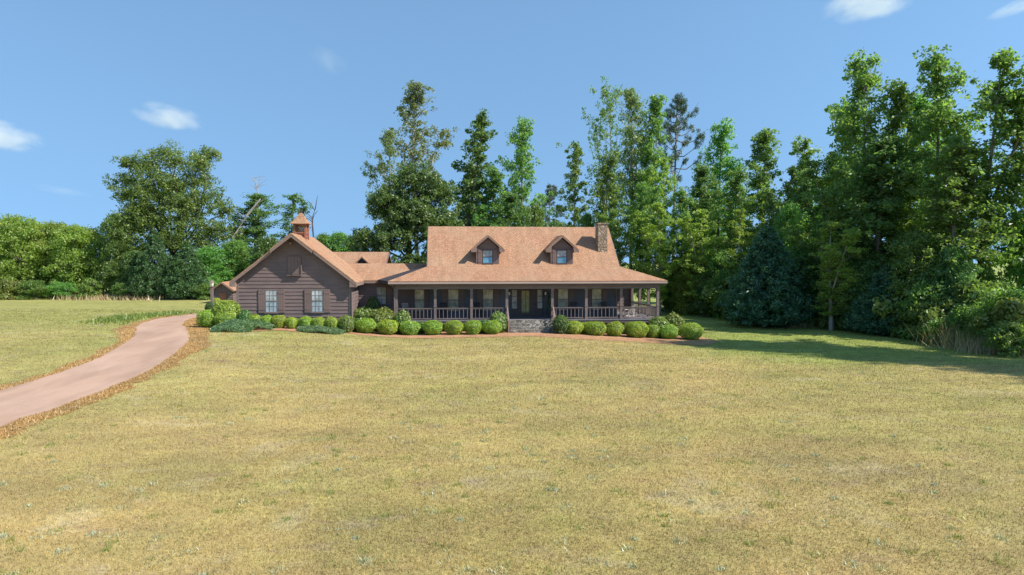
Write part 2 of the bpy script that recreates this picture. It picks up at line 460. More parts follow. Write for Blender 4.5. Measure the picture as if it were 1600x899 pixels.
# ------------------------------------------------------------------ mesh helpers
class MB:
    def __init__(self):
        self.v, self.f, self.m, self.uv = [], [], [], []

    def poly(self, pts, mi=0):
        i = len(self.v)
        pts = [Vector(p) for p in pts]
        self.v += [tuple(p) for p in pts]
        self.f.append(list(range(i, i + len(pts))))
        self.m.append(mi)
        nn = Vector((0, 0, 0))
        for k in range(len(pts)):
            a, c = pts[k], pts[(k + 1) % len(pts)]
            nn += Vector(((a.y - c.y) * (a.z + c.z), (a.z - c.z) * (a.x + c.x), (a.x - c.x) * (a.y + c.y)))
        nn = nn.normalized() if nn.length > 0 else Vector((0, 0, 1))
        t = Vector((0, 0, 1)).cross(nn)
        t = t.normalized() if t.length > 1e-3 else Vector((1, 0, 0))
        s = nn.cross(t)
        self.uv.append([(p.dot(t), p.dot(s)) for p in pts])

    def box(self, x0, x1, y0, y1, z0, z1, mi=0):
        p = [(x0, y0, z0), (x1, y0, z0), (x1, y1, z0), (x0, y1, z0), (x0, y0, z1), (x1, y0, z1), (x1, y1, z1), (x0, y1, z1)]
        for q in ((0, 3, 2, 1), (4, 5, 6, 7), (0, 1, 5, 4), (1, 2, 6, 5), (2, 3, 7, 6), (3, 0, 4, 7)):
            self.poly([p[k] for k in q], mi)

    def beam(self, a, b, w, h, mi=0, up=(0, 0, 1)):
        a, b = Vector(a), Vector(b)
        d = (b - a).normalized()
        s = d.cross(Vector(up))
        s = s.normalized() if s.length > 1e-4 else Vector((1, 0, 0))
        u = s.cross(d)
        p = []
        for c in (a, b):
            for i, j in ((-1, -1), (1, -1), (1, 1), (-1, 1)):
                p.append(c + s * (i * w / 2) + u * (j * h / 2))
        for q in ((3, 2, 1, 0), (4, 5, 6, 7), (0, 1, 5, 4), (1, 2, 6, 5), (2, 3, 7, 6), (3, 0, 4, 7)):
            self.poly([p[k] for k in q], mi)

    def slab(self, pts, t, mi=0):
        """polygon (counter-clockwise from above) with thickness t downwards"""
        pts = [Vector(p) for p in pts]
        lo = [p - Vector((0, 0, t)) for p in pts]
        self.poly(pts, mi)
        self.poly(lo[::-1], mi)
        k = len(pts)
        for i in range(k):
            self.poly([lo[i], lo[(i + 1) % k], pts[(i + 1) % k], pts[i]], mi)

    def prism(self, prof, axis, a, b, mi=0):
        """profile of (u, z) pairs swept from a to b along axis 'x' or 'y'"""
        mk = (lambda u, z, t: (u, t, z)) if axis == 'y' else (lambda u, z, t: (t, u, z))
        A = [mk(u, z, a) for u, z in prof]
        B = [mk(u, z, b) for u, z in prof]
        self.poly(A, mi); self.poly(B[::-1], mi)
        k = len(prof)
        for i in range(k):
            self.poly([A[(i + 1) % k], A[i], B[i], B[(i + 1) % k]], mi)

    def tube(self, pts, rad, sides=7, mi=0, cap=True):
        pts = [Vector(p) for p in pts]
        rings = []
        ref = Vector((0.31, 0.17, 0.93))
        for i, p in enumerate(pts):
            d = (pts[min(i + 1, len(pts) - 1)] - pts[max(i - 1, 0)]).normalized()
            s = d.cross(ref if abs(d.dot(ref)) < 0.95 else Vector((1, 0, 0))).normalized()
            u = s.cross(d)
            r = rad[i] if not isinstance(rad, (int, float)) else rad
            rings.append([p + (s * math.cos(k * 2 * math.pi / sides) + u * math.sin(k * 2 * math.pi / sides)) * r for k in range(sides)])
        base = len(self.v)
        for rg in rings:
            self.v += [tuple(q) for q in rg]
        for i in range(len(rings) - 1):
            for k in range(sides):
                a = base + i * sides + k
                c = base + i * sides + (k + 1) % sides
                self.f.append([a, c, c + sides, a + sides]); self.m.append(mi)
                self.uv.append([(0, 0)] * 4)
        if cap:
            for off, rev in ((0, True), ((len(rings) - 1) * sides, False)):
                q = [base + off + k for k in range(sides)]
                self.f.append(q[::-1] if rev else q); self.m.append(mi); self.uv.append([(0, 0)] * sides)

    def lathe(self, c, prof, sides=16, mi=0):
        base = len(self.v)
        for r, z in prof:
            for k in range(sides):
                t = 2 * math.pi * k / sides
                self.v.append((c[0] + r * math.cos(t), c[1] + r * math.sin(t), c[2] + z))
        for i in range(len(prof) - 1):
            for k in range(sides):
                a = base + i * sides + k
                d = base + i * sides + (k + 1) % sides
                self.f.append([a, d, d + sides, a + sides]); self.m.append(mi); self.uv.append([(0, 0)] * 4)
        for off, rev in ((0, True), ((len(prof) - 1) * sides, False)):
            q = [base + off + k for k in range(sides)]
            self.f.append(q[::-1] if rev else q); self.m.append(mi); self.uv.append([(0, 0)] * sides)

    def mesh(self, name, mats):
        me = bpy.data.meshes.new(name)
        me.from_pydata(self.v, [], self.f)
        for x in (mats if isinstance(mats, (list, tuple)) else [mats]):
            me.materials.append(x)
        me.polygons.foreach_set('material_index', self.m)
        ul = me.uv_layers.new(name='UVMap')
        flat = [c for q in self.uv for p in q for c in p]
        ul.data.foreach_set('uv', flat)
        me.update()
        return me

    def build(self, name, mats, parent=None, loc=(0, 0, 0)):
        o = bpy.data.objects.new(name, self.mesh(name, mats))
        COL.objects.link(o)
        o.location = loc
        o.parent = parent
        return o


def tag(o, label=None, cat=None, group=None, kind=None):
    for k, v in (('label', label), ('category', cat), ('group', group), ('kind', kind)):
        if v:
            o[k] = v
    return o


def empty(name, loc, rz=0.0, label=None, cat=None, group=None):
    o = bpy.data.objects.new(name, None)
    COL.objects.link(o)
    o.location = loc
    o.rotation_euler = (0, 0, rz)
    o.empty_display_size = 0.3
    return tag(o, label, cat, group)


def copy_tree(o, parent=None):
    c = o.copy()
    COL.objects.link(c)
    if parent is not None:
        c.parent = parent
    for ch in [x for x in o.children]:
        copy_tree(ch, c)
    return c


def raw_mesh(name, verts, faces_flat, per, mats, mi=None, smooth=False):
    """fast mesh from numpy arrays, every face with `per` corners"""
    me = bpy.data.meshes.new(name)
    nv, nf = len(verts), len(faces_flat) // per
    me.vertices.add(nv)
    me.vertices.foreach_set('co', np.asarray(verts, np.float32).ravel())
    me.loops.add(nf * per)
    me.loops.foreach_set('vertex_index', np.asarray(faces_flat, np.int32))
    me.polygons.add(nf)
    me.polygons.foreach_set('loop_start', np.arange(0, nf * per, per, dtype=np.int32))
    for x in mats:
        me.materials.append(x)
    if mi is not None:
        me.polygons.foreach_set('material_index', np.asarray(mi, np.int32))
    me.update(calc_edges=True)
    me.validate()
    return me


# ------------------------------------------------------------------ ground
def axis(lo, hi, step, far):
    a = list(np.arange(lo, hi + 1e-6, step))
    s = step
    x = hi
    while x < far:
        s *= 1.35; x += s; a.append(x)
    s = step; x = lo
    while x > -far:
        s *= 1.35; x -= s; a.insert(0, x)
    return np.array(a)


gxs, gys = axis(-75, 60, 1.0, 3500), axis(-10, 115, 1.0, 3500)
GX, GY = np.meshgrid(gxs, gys)
GZ = gz(GX, GY)
nx, ny = len(gxs), len(gys)
idx = np.arange(nx * ny).reshape(ny, nx)
q = np.stack([idx[:-1, :-1], idx[:-1, 1:], idx[1:, 1:], idx[1:, :-1]], -1).reshape(-1)
me = raw_mesh('ground', np.stack([GX, GY, GZ], -1).reshape(-1, 3), q, 4, [M['lawn']])
for p in me.polygons:
    p.use_smooth = True
go = bpy.data.objects.new('ground', me); COL.objects.link(go); tag(go, kind='structure')


def spline(pts, per=14):
    pts = [np.array(p, float) for p in pts]
    P = [2 * pts[0] - pts[1]] + pts + [2 * pts[-1] - pts[-2]]
    out = []
    for i in range(1, len(P) - 2):
        for k in range(per):
            t = k / per
            a, b_, c, d = P[i - 1], P[i], P[i + 1], P[i + 2]
            out.append(0.5 * (2 * b_ + (c - a) * t + (2 * a - 5 * b_ + 4 * c - d) * t * t + (3 * b_ - a - 3 * c + d) * t ** 3))
    out.append(pts[-1])
    return np.array(out)


def resample(c, n):
    d = np.r_[0, np.cumsum(np.linalg.norm(np.diff(c, axis=0), axis=1))]
    t = np.linspace(0, d[-1], n)
    return np.stack([np.interp(t, d, c[:, i]) for i in range(2)], -1)


def ribbon(name, left, right, cols, lift, material):
    n_ = len(left)
    V = np.zeros((n_, cols + 1, 3))
    for j in range(cols + 1):
        t = j / cols
        p = left * (1 - t) + right * t
        V[:, j, 0], V[:, j, 1] = p[:, 0], p[:, 1]
        V[:, j, 2] = gz(p[:, 0], p[:, 1]) + lift
    ii = np.arange(n_ * (cols + 1)).reshape(n_, cols + 1)
    q = np.stack([ii[:-1, :-1], ii[:-1, 1:], ii[1:, 1:], ii[1:, :-1]], -1).reshape(-1)
    o = bpy.data.objects.new(name, raw_mesh(name, V.reshape(-1, 3), q, 4, [material]))
    COL.objects.link(o)
    return o


def wob(n_, seed, amp, scales=(3, 9, 27)):
    r = np.random.default_rng(seed)
    x = np.linspace(0, 1, n_)
    s = np.zeros(n_)
    for k, sc in enumerate(scales):
        kn = r.normal(0, 1, int(sc * 4) + 2)
        s += np.interp(x * (len(kn) - 1), np.arange(len(kn)), kn) * amp / (1.6 ** k)
    return s


_r = [(-300, 790), (-120, 715), (0, 668), (100, 634), (190, 600), (230, 582), (265, 560), (285, 545), (296, 530), (293, 516), (287, 507), (296, 500), (318, 494)]
_l = [(-300, 670), (-120, 640), (0, 612), (80, 587), (150, 562), (190, 540), (209, 525), (214, 510), (240, 500), (272, 495), (305, 490)]
DR = resample(spline([ground(*p) for p in _r]), 420)
DL = resample(spline([ground(*p) for p in _l]), 420)
DR[:, 0] += wob(420, 31, .035, (12, 30, 60)); DL[:, 0] += wob(420, 32, .035, (12, 30, 60))
tag(ribbon('driveway', DL, DR, 6, 0.03, M['drive']), kind='structure')


def side(c, sign, wdt, seed):
    t = np.gradient(c, axis=0)
    t /= np.linalg.norm(t, axis=1)[:, None]
    nrm = np.stack([t[:, 1], -t[:, 0]], -1) * sign
    ww = wdt + wob(len(c), seed, 0.14, (4, 14, 40))
    return c + nrm * ww[:, None]


DRo = side(DR, 1, np.interp(np.linspace(0, 1, 420), [0, .35, .6, .75, 1], [0.9, .8, .85, 1.5, 1.0]), 3)
DLo = side(DL, -1, np.interp(np.linspace(0, 1, 420), [0, .5, .62, .72, 1], [0.6, 0.6, 1.1, .5, .25]), 4)
tag(ribbon('dead_grass_verge', DR * 0.9 + DL * 0.1, DRo, 6, 0.015, M['deadgrass']), 'orange brown dead grass along the right edge of the driveway', 'dead grass', None, 'stuff')
tag(ribbon('dead_grass_verge', DLo, DL * 0.9 + DR * 0.1, 6, 0.016, M['deadgrass']), 'orange brown dead grass along the left edge of the driveway', 'dead grass', None, 'stuff')

# bed of pine straw in front of the porch and the garage
fr = np.array([ground(*p) for p in [(556, 524), (600, 527), (680, 529), (780, 527), (830, 526), (900, 530), (980, 534), (1060, 539), (1105, 539), (1122, 533)]])
fr = resample(spline(fr), 120); fr[:, 1] += wob(120, 21, .07)
bk = np.stack([fr[:, 0] * 0.98, np.full(120, 51.1)], -1)
tag(ribbon('pine_straw_bed', bk, fr, 6, 0.02, M['mulch']), 'rust coloured pine straw bed under the boxwoods before the porch', 'pine straw bed', None, 'stuff')
fr = np.array([ground(*p) for p in [(318, 512), (345, 517), (400, 518), (440, 517), (480, 520), (530, 521), (565, 524)]])
fr = resample(spline(fr), 80); fr[:, 1] += wob(80, 22, .07)
bk = np.stack([fr[:, 0], np.full(80, 49.8)], -1); bk[:12, 1] = np.linspace(47.5, 49.8, 12)
tag(ribbon('pine_straw_bed', bk, fr, 6, 0.024, M['mulch']), 'rust coloured pine straw bed under the shrubs before the garage gable', 'pine straw bed', None, 'stuff')

# ------------------------------------------------------------------ house
house = empty('house', (5, 53, 0), 0, 'long dark brown timber house with orange brown shingle roofs, porch, dormers and garage wing', 'house')
HX = Vector((5, 53, 0))


def part(mb, name, mats, parent=None, label=None):
    o = mb.build(name, mats)
    p = parent or house
    o.parent = p
    o.location = -HX if p is house else (0, 0, 0)
    if label:
        o['label'] = label
    return o


def laps(mb, mp, ul, ur, z0, z1, lap=0.26, mi=0):
    """horizontal lap boards; mp(u, out, z) places a point; ul/ur give the wall's ends at a height"""
    z = z0
    while z < z1 - 0.02:
        zt = min(z + lap, z1)
        a, b_ = (ul(z), ur(z)), (ul(zt), ur(zt))
        pb, pt = 0.042, 0.006
        if b_[1] - b_[0] < 0.02:
            b_ = ((b_[0] + b_[1]) / 2 - .01, (b_[0] + b_[1]) / 2 + .01)
        mb.poly([mp(a[0], pb, z), mp(a[1], pb, z), mp(b_[1], pt, zt), mp(b_[0], pt, zt)], mi)
        mb.poly([mp(a[0], -0.01, z), mp(a[1], -0.01, z), mp(a[1], pb, z), mp(a[0], pb, z)], mi)
        z = zt


def fy(Y):
    return lambda u, o, z: (u, Y - o, z)


def fxr(X):
    return lambda u, o, z: (X + o, u, z)


def fxl(X):
    return lambda u, o, z: (X - o, u, z)


c_ = lambda v: (lambda z: v)
# -- garage wing
GXL, GXR, GXC, GY0, GY1 = -14.62, -6.81, -10.71, 49.6, 56.6
GS = 0.785
GAP = 7.22                                   # ridge height
gtop = lambda x: GAP - GS * abs(x - GXC)
wallz = lambda z: max(0.0, (GAP - 0.16 - z) / GS)
mb = MB()
laps(mb, fy(GY0), lambda z: max(GXL, GXC - wallz(z)), lambda z: min(GXR, GXC + wallz(z)), 0.78, 7.0)
laps(mb, fxr(GXR), c_(GY0), c_(GY1), 0.78, 3.95)
laps(mb, lambda u, o, z: (GXL - o, u, z), c_(GY0), c_(GY1), 0.78, 3.95)
mb.prism([(GXL + .02, 0.2), (GXR - .02, 0.2), (GXR - .02, 3.93), (GXC, 7.0), (GXL + .02, 3.93)], 'y', GY0 + 0.012, GY1)
part(mb, 'garage_wall', M['siding'])
mb = MB()
for x, s in ((GXL, -1), (GXR, 1)):
    mb.box(x - .10 if s > 0 else x - .06, x + .06 if s > 0 else x + .10, GY0 - .065, GY0 + .05, 0.7, 3.96)
mb.box(GXL + .11, GXR - .11, GY0 - .075, GY0 - .0, 0.62, 0.86)
part(mb, 'corner_board', M['trim'])


def gable_roof_y(name, xc, ap, slope, xl, xr, y0, y1, t, mats):
    """gable roof with its ridge along y"""
    mb = MB()
    zl, zr = ap - slope * (xc - xl), ap - slope * (xr - xc)
    mb.slab([(xc, y0, ap), (xc, y1, ap), (xl, y1, zl), (xl, y0, zl)], t)
    mb.slab([(xc, y0, ap - .001), (xr, y0, zr), (xr, y1, zr), (xc, y1, ap - .001)], t)
    return mb


mb = gable_roof_y('', GXC, GAP, GS, GXL - .40, GXR + .48, GY0 - .50, GY1 + .3, .07, None)
gable = gable_roof_y('', GXC, GAP + .012, GS, GXC - 1.42, GXC + 1.42, GY0 - .93, GY0 + 1.0, .082, None)
mb.v, off = mb.v + gable.v, len(mb.v)
mb.f += [[k + off for k in q] for q in gable.f]; mb.m += gable.m; mb.uv += gable.uv
part(mb, 'garage_roof', M['roof'])
# rake boards and soffits under the garage gable
mb = MB()
for s in (-1, 1):
    xe = GXL - .40 if s < 0 else GXR + .48
    x1 = GXC + s * 1.42
    for (xa, xb, ya) in ((x1, xe, GY0 - .49), (GXC, x1, GY0 - .92)):
        za, zb = gtop(xa) - .075, gtop(xb) - .075
        mb.poly([(xa, ya, za - .2), (xb, ya, zb - .2), (xb, ya, zb), (xa, ya, za)][::s])
        mb.poly([(xa, ya + .04, za - .2), (xb, ya + .04, zb - .2), (xb, ya + .04, zb), (xa, ya + .04, za)][::-s])
        mb.poly([(xa, ya, za - .2), (xb, ya, zb - .2), (xb, ya + .04, zb - .2), (xa, ya + .04, za - .2)])
        mb.poly([(xa, ya + .04, za - .06), (xb, ya + .04, zb - .06), (xb, GY0 + .01, zb - .06), (xa, GY0 + .01, za - .06)])
    # boxed eave return at the corner
    zc = gtop(xe) - .08
    mb.prism([(xe, zc - .26), (xe, zc), (GXL + .0 if s < 0 else GXR, zc + .36), (GXL if s < 0 else GXR, zc - .26)], 'y', GY0 - .47, GY0 - .05)
    mb.box(min(xe, xe - s * .04), max(xe, xe - s * .04), GY0 - .04, GY1 + .28, zc - .2, zc - .003)
    mb.box(min(xe - s * .04, GXL if s < 0 else GXR), max(xe - s * .04, GXL if s < 0 else GXR), GY0 - .04, GY1 + .2, zc - .14, zc - .11)
part(mb, 'rake_board', M['soffit'])


def window(parent_part, x0, x1, z0, z1, Y, pane_m, cols, rows, frame_m='trim', cas=.06, off=.05):
    """casing, pane and muntins on a wall that faces the camera side (-y)"""
    f = MB()
    a, b_ = x0 - cas, x1 + cas
    yo, yi = Y - off - .03, Y + .0
    f.box(a, x0, yo, yi, z0 - cas, z1 + cas); f.box(x1, b_, yo, yi, z0 - cas, z1 + cas)
    f.box(x0, x1, yo, yi, z1, z1 + cas); f.box(x0 - cas * 1.6, x1 + cas * 1.6, yo - .04, yi, z0 - cas - .05, z0 - cas - .002)
    f.box(x0, x1, yo, yi, z0 - cas, z0)
    o = f.build('window', M[frame_m])
    if parent_part is house:
        o.parent = house; o.location = -HX
    else:
        o.parent = parent_part
    p = MB(); p.box(x0, x1, Y - off + .0, Y + .0, z0, z1)
    po = p.build('pane', pane_m, o)
    s = MB()
    ys0, ys1 = Y - off - .018, Y - off - .002
    zm = (z0 + z1) / 2
    s.box(x0, x1, ys0 - .01, ys1, zm - .025, zm + .025)
    for k in range(1, cols):
        xx = x0 + (x1 - x0) * k / cols
        s.box(xx - .011, xx + .011, ys0, ys1, z0, zm - .025); s.box(xx - .011, xx + .011, ys0, ys1, zm + .025, z1)
    for k in range(1, rows):
        if abs(k / rows - .5) < .01:
            continue
        zz = z0 + (z1 - z0) * k / rows
        for c in range(cols):
            s.box(x0 + (x1 - x0) * c / cols + .011, x0 + (x1 - x0) * (c + 1) / cols - .011, ys0, ys1, zz - .011, zz + .011)
    s.build('sash', M[frame_m], o)
    return o


def shutter(x0, x1, z0, z1, Y, parent_part=None, d=.075):
    mb = MB()
    mb.box(x0, x1, Y - d, Y + .0, z0, z1)
    k = max(2, int((x1 - x0) / .13))
    for i in range(k):
        a = x0 + (x1 - x0) * i / k + .006
        mb.box(a, x0 + (x1 - x0) * (i + 1) / k - .006, Y - d - .014, Y - d - .002, z0 + .005, z1 - .005)
    for z in (z0 + (z1 - z0) * .16, z1 - (z1 - z0) * .16):
        mb.box(x0 + .01, x1 - .01, Y - d - .03, Y - d - .016, z - .06, z + .06)
    o = mb.build('shutter', M['shutter'])
    if parent_part is None:
        o.parent = house; o.location = -HX
    else:
        o.parent = parent_part
    return o


for x0, x1 in ((-12.66, -11.90), (-9.49, -8.75)):
    window(house, x0, x1, 1.70, 3.23, GY0, M['pane_garage'], 3, 4, 'trim')
    shutter(x0 - .52, x0 - .075, 1.62, 3.30, GY0); shutter(x1 + .075, x1 + .52, 1.62, 3.30, GY0)
mb = MB()                                     # loft hatch above
mb.box(-11.13, -10.22, GY0 - .08, GY0, 4.32, 5.62)
for i in range(4):
    mb.box(-11.12 + i * .2275, -10.915 + i * .2275 + .01, GY0 - .1, GY0 - .082, 4.34, 5.6)
mb.box(-11.17, -10.18, GY0 - .24, GY0, 4.25, 4.318)
mb.box(-10.22, -10.16, GY0 - .17, GY0, 4.322, 5.0)
part(mb, 'loft_hatch', M['shutter'])
mb = MB()
mb.box(-11.02, -10.82, GY0 - .22, GY0, 6.42, 6.62)
part(mb, 'flood_light', M['soffit'])
# cupola on the garage ridge
mb = MB()
CX, CY = GXC, 52.1
for sx in (-1, 1):
    for sy in (-1, 1):
        mb.box(CX + sx * .40 - .08, CX + sx * .40 + .08, CY + sy * .40 - .08, CY + sy * .40 + .08, 6.7, 8.05)
for s in (-1, 1):
    for z in (7.32, 7.93):
        mb.box(CX - .32, CX + .32, CY + s * .40 - .05, CY + s * .40 + .05, z, z + .12)
        mb.box(CX + s * .40 - .05, CX + s * .40 + .05, CY - .32, CY + .32, z, z + .12)
    for k in range(4):
        z = 7.48 + k * .115
        mb.box(CX - .32, CX + .32, CY + s * .38 - .012, CY + s * .38 + .012, z, z + .045)
        mb.box(CX + s * .38 - .012, CX + s * .38 + .012, CY - .32, CY + .32, z, z + .045)
    mb.box(CX - .34, CX + .34, CY + s * .36 - .03, CY + s * .36 + .03, 6.6, 7.32)
    mb.box(CX + s * .36 - .03, CX + s * .36 + .03, CY - .33, CY + .33, 6.6, 7.32)
cup = part(mb, 'cupola', M['redwood'])
mb = MB()
lv = [(.68, 8.02), (.66, 8.06), (.50, 8.21), (.34, 8.42), (.18, 8.68), (.06, 8.86)]
for (ra, za), (rb, zb) in zip(lv[:-1], lv[1:]):
    for a, b_, c, d in (((-1, -1), (1, -1), (1, -1), (-1, -1)), ((1, -1), (1, 1), (1, 1), (1, -1)), ((1, 1), (-1, 1), (-1, 1), (1, 1)), ((-1, 1), (-1, -1), (-1, -1), (-1, 1))):
        mb.poly([(CX + a[0] * ra, CY + a[1] * ra, za), (CX + b_[0] * ra, CY + b_[1] * ra, za), (CX + c[0] * rb, CY + c[1] * rb, zb), (CX + d[0] * rb, CY + d[1] * rb, zb)])
mb.poly([(CX - .68, CY - .68, 8.02), (CX - .68, CY + .68, 8.02), (CX + .68, CY + .68, 8.02), (CX + .68, CY - .68, 8.02)])
mb.build('roof', M['roof'], cup)
mb = MB(); mb.lathe((CX, CY, 8.84), [(.05, 0), (.09, .05), (.10, .12), (.05, .2), (.02, .28)], 8)
mb.build('finial', M['iron'], cup)

# -- connecting wing and rear block
WY, WE = 53.9, 53.45
mb = MB()
laps(mb, fy(WY), c_(GXR + .05), c_(-1.3), 0.75, 3.75)
mb.box(GXR, -1.2, WY + .012, 60, .2, 3.74)
part(mb, 'wing_wall', M['siding'])
mb = MB()
mb.slab([(-8.5, WE, 3.82), (-1.30, WE, 3.82), (-1.30, 57.2, 5.10), (-8.5, 57.2, 5.10)], .07)
part(mb, 'wing_roof', M['roof'])
mb = MB(); mb.box(-6.3, -1.32, WE + .01, WE + .05, 3.58, 3.747); mb.box(-6.3, -1.32, WE + .052, WY, 3.66, 3.69)
part(mb, 'wing_fascia', M['soffit'])
mb = MB()
mb.box(-10.5, -5.36, 58.0, 66, .2, 4.8)
mb.prism([(58.0, 4.8), (62.0, 5.95), (66.0, 4.8)][::-1], 'x', -10.5, -5.36)
part(mb, 'rear_wall', M['siding'])
mb = MB()
mb.slab([(-10.8, 57.0, 4.53), (-5.12, 57.0, 4.53), (-5.12, 62.0, 6.12), (-10.8, 62.0, 6.12)], .08)
mb.slab([(-10.8, 62.0, 6.118), (-5.12, 62.0, 6.118), (-5.12, 67.0, 4.53), (-10.8, 67.0, 4.53)], .08)
part(mb, 'rear_roof', M['roof'])
mb = MB(); mb.beam((-5.08, 57.0, 4.40), (-5.08, 62.0, 5.99), .05, .2); mb.beam((-5.08, 62.0, 5.985), (-5.08, 67.0, 4.40), .05, .2)
part(mb, 'rear_rake_board', M['trim'])
vx, vy = at(566, 404, 58.8)[0], 58.8
zv = 4.53 + (vy - 57.0) * .318
mb = MB(); mb.prism([(vx - .42, zv - .05), (vx + .42, zv - .05), (vx, zv + .46)], 'y', vy, vy + 1.6)
vent = part(mb, 'roof_vent', M['void'])
mb = MB()
for s in (-1, 1):
    a = [(vx, vy - .2, zv + .60), (vx, vy + 1.9, zv + .60), (vx + s * .66, vy + 1.9, zv - .02), (vx + s * .66, vy - .2, zv - .02)]
    mb.slab(a if s < 0 else a[::-1], .06)
mb.build('roof', M['roof'], vent)
mb = MB()
for s in (-1, 1):
    mb.beam((vx, vy - .21, zv + .50), (vx + s * .64, vy - .21, zv - .10), .04, .14, 0, (0, 1, 0))
    mb.prism([(vx + s * .64, zv - .16), (vx + s * .36, zv - .16), (vx + s * .36, zv + .14)][::s], 'y', vy - .19, vy)
mb.build('trim', M['soffit'], vent)
window(house, -5.37, -4.69, 1.98, 3.22, WY, M['pane_wing'], 2, 4, 'trim', .05)
shutter(-4.60, -4.22, 1.94, 3.26, WY)

# -- main body
BXL, BXR, BY, BRY, BZ, RZ, DK = -1.3, 13.55, 53.6, 57.6, 4.87, 8.2, 0.87
mb = MB()
laps(mb, fy(BY), c_(BXL), c_(BXR), DK, 4.0, .24)
laps(mb, fxr(BXR), c_(BY), c_(61.6), DK, 4.9, .26)
mb.box(BXL, BXR - .012, BY + .012, 61.6, .1, 4.86)
mb.prism([(BY + .25, 4.7), (BRY, 7.85), (61.35, 4.7)], 'x', BXL, BXR)
part(mb, 'main_wall', M['porchwall'])
mb = MB()
mb.box(BXR - .06, BXR + .07, BY - .065, BY + .07, DK, 4.1)
part(mb, 'corner_board', M['trim'])
xl, xr = -1.46, 13.80
sl_ = (RZ - BZ) / (BRY - BY)
mb = MB()
mb.slab([(xl, BY, BZ), (xr, BY, BZ), (xr, BRY, RZ), (xl, BRY, RZ)], .09)
mb.slab([(xl, BRY, RZ - .002), (xr, BRY, RZ - .002), (xr, 61.9, RZ - sl_ * 4.3), (xl, 61.9, RZ - sl_ * 4.3)], .09)
part(mb, 'main_roof', M['roof'])
mb = MB()
for x in (xl - .025, xr + .025):
    mb = MB()
    mb.beam((x, BY - .0, BZ - .15), (x, BRY, RZ - .13), .05, .2); mb.beam((x, BRY, RZ - .135), (x, 61.9, RZ - sl_ * 4.3 - .13), .05, .2)
    part(mb, 'main_rake_board', M['trim'])
# porch roof: front slope and the slopes that turn the two corners
EX0, EX1, EY, EZ = -4.25, 16.73, 50.5, 3.82
pr = (BZ - EZ) / (BY - EY)
TB = BZ + .012
mb = MB()
mb.slab([(EX0, EY, EZ), (EX1, EY, EZ), (xr + .01, BY + .03, TB), (xl - .01, BY + .03, TB)], .06)
mb.slab([(EX0, EY, EZ - .002), (xl - .01, BY + .03, TB - .002), (xl - .01, 56.5, TB - .002), (EX0, 56.5, EZ - .002)], .06)
mb.slab([(EX1, EY, EZ - .002), (EX1, 59.2, EZ - .002), (xr + .01, 59.2, TB - .002), (xr + .01, BY + .03, TB - .002)], .06)
part(mb, 'porch_roof', M['roof'])
mb = MB()  # dark wedge added over the roof joint in place of a cast shadow
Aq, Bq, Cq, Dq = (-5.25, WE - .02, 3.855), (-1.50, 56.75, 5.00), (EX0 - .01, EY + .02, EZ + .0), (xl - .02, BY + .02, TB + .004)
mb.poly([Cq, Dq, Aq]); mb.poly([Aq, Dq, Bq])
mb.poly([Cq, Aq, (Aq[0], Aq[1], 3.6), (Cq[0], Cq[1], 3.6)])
part(mb, 'roof_shadow_wedge', M['shadow_wedge'])
mb = MB()
mb.box(EX0 + .02, EX1 - .02, EY + .02, EY + .06, EZ - .25, EZ - .063)
mb.box(EX0 + .02, EX0 + .06, EY + .062, WY - .46, EZ - .25, EZ - .066)
mb.box(EX1 - .06, EX1 - .02, EY + .062, 59.2, EZ - .25, EZ - .066)
mb.box(EX0 + .02, EX1 - .02, EY - .09, EY + .018, EZ - .20, EZ - .085)
part(mb, 'gutter', M['gutter'])
mb = MB()                                     # porch ceiling
mb.box(EX0 + .07, EX1 - .07, EY + .065, BY - .05, 3.50, 3.54)
mb.box(BXR + .05, EX1 - .07, BY - .048, 59.1, 3.50, 3.54)
mb.box(EX0 + .07, BXL, BY - .048, WY - .06, 3.50, 3.54)
part(mb, 'porch_ceiling', M['porchwall'])
mb = MB()
mb.box(-3.76, 16.22, 50.91, 51.09, 3.20, 3.498)
mb.box(16.04, 16.22, 51.092, 58.3, 3.20, 3.497)
mb.box(-3.76, -3.58, 51.092, WY - .06, 3.20, 3.497)
part(mb, 'porch_beam', M['trim'])
mb = MB()
mb.box(-3.85, 16.32, 50.78, BY - .05, DK - .06, DK)
mb.box(BXR + .08, 16.32, BY - .048, 58.4, DK - .06, DK - .001)
mb.box(-3.85, BXL, BY - .048, WY - .06, DK - .06, DK - .001)
part(mb, 'porch_deck', M['deck'])
mb = MB()
mb.box(-3.80, 16.27, 50.83, 50.88, DK - .26, DK - .062)
mb.box(16.22, 16.27, 50.882, 58.4, DK - .26, DK - .062)
for k in range(12):
    x = -3.6 + k * 1.79
    mb.box(x, x + .3, 50.95, 51.25, -.75, DK - .062)
mb.box(-3.7, 16.1, 51.6, 51.65, -.75, DK - .3)
part(mb, 'deck_skirt', M['trim'])
PX = [-3.67, -.82, 1.87, 4.52, 7.97, 10.57, 13.27, 16.13]


def post(x, y, w_=.19):
    mb = MB()
    mb.box(x - w_ / 2, x + w_ / 2, y - w_ / 2, y + w_ / 2, DK, 3.198)
    for z, e in ((DK, .025), (DK + .98, .018), (3.09, .02)):
        mb.box(x - w_ / 2 - e, x + w_ / 2 + e, y - w_ / 2 - e, y + w_ / 2 + e, z + .001, z + (.12 if z < 3 else .1))
    part(mb, 'porch_post', M['trim'])


for x in PX:
    post(x, 51.0)
for y in (53.45, 55.9, 58.2):
    post(16.13, y)


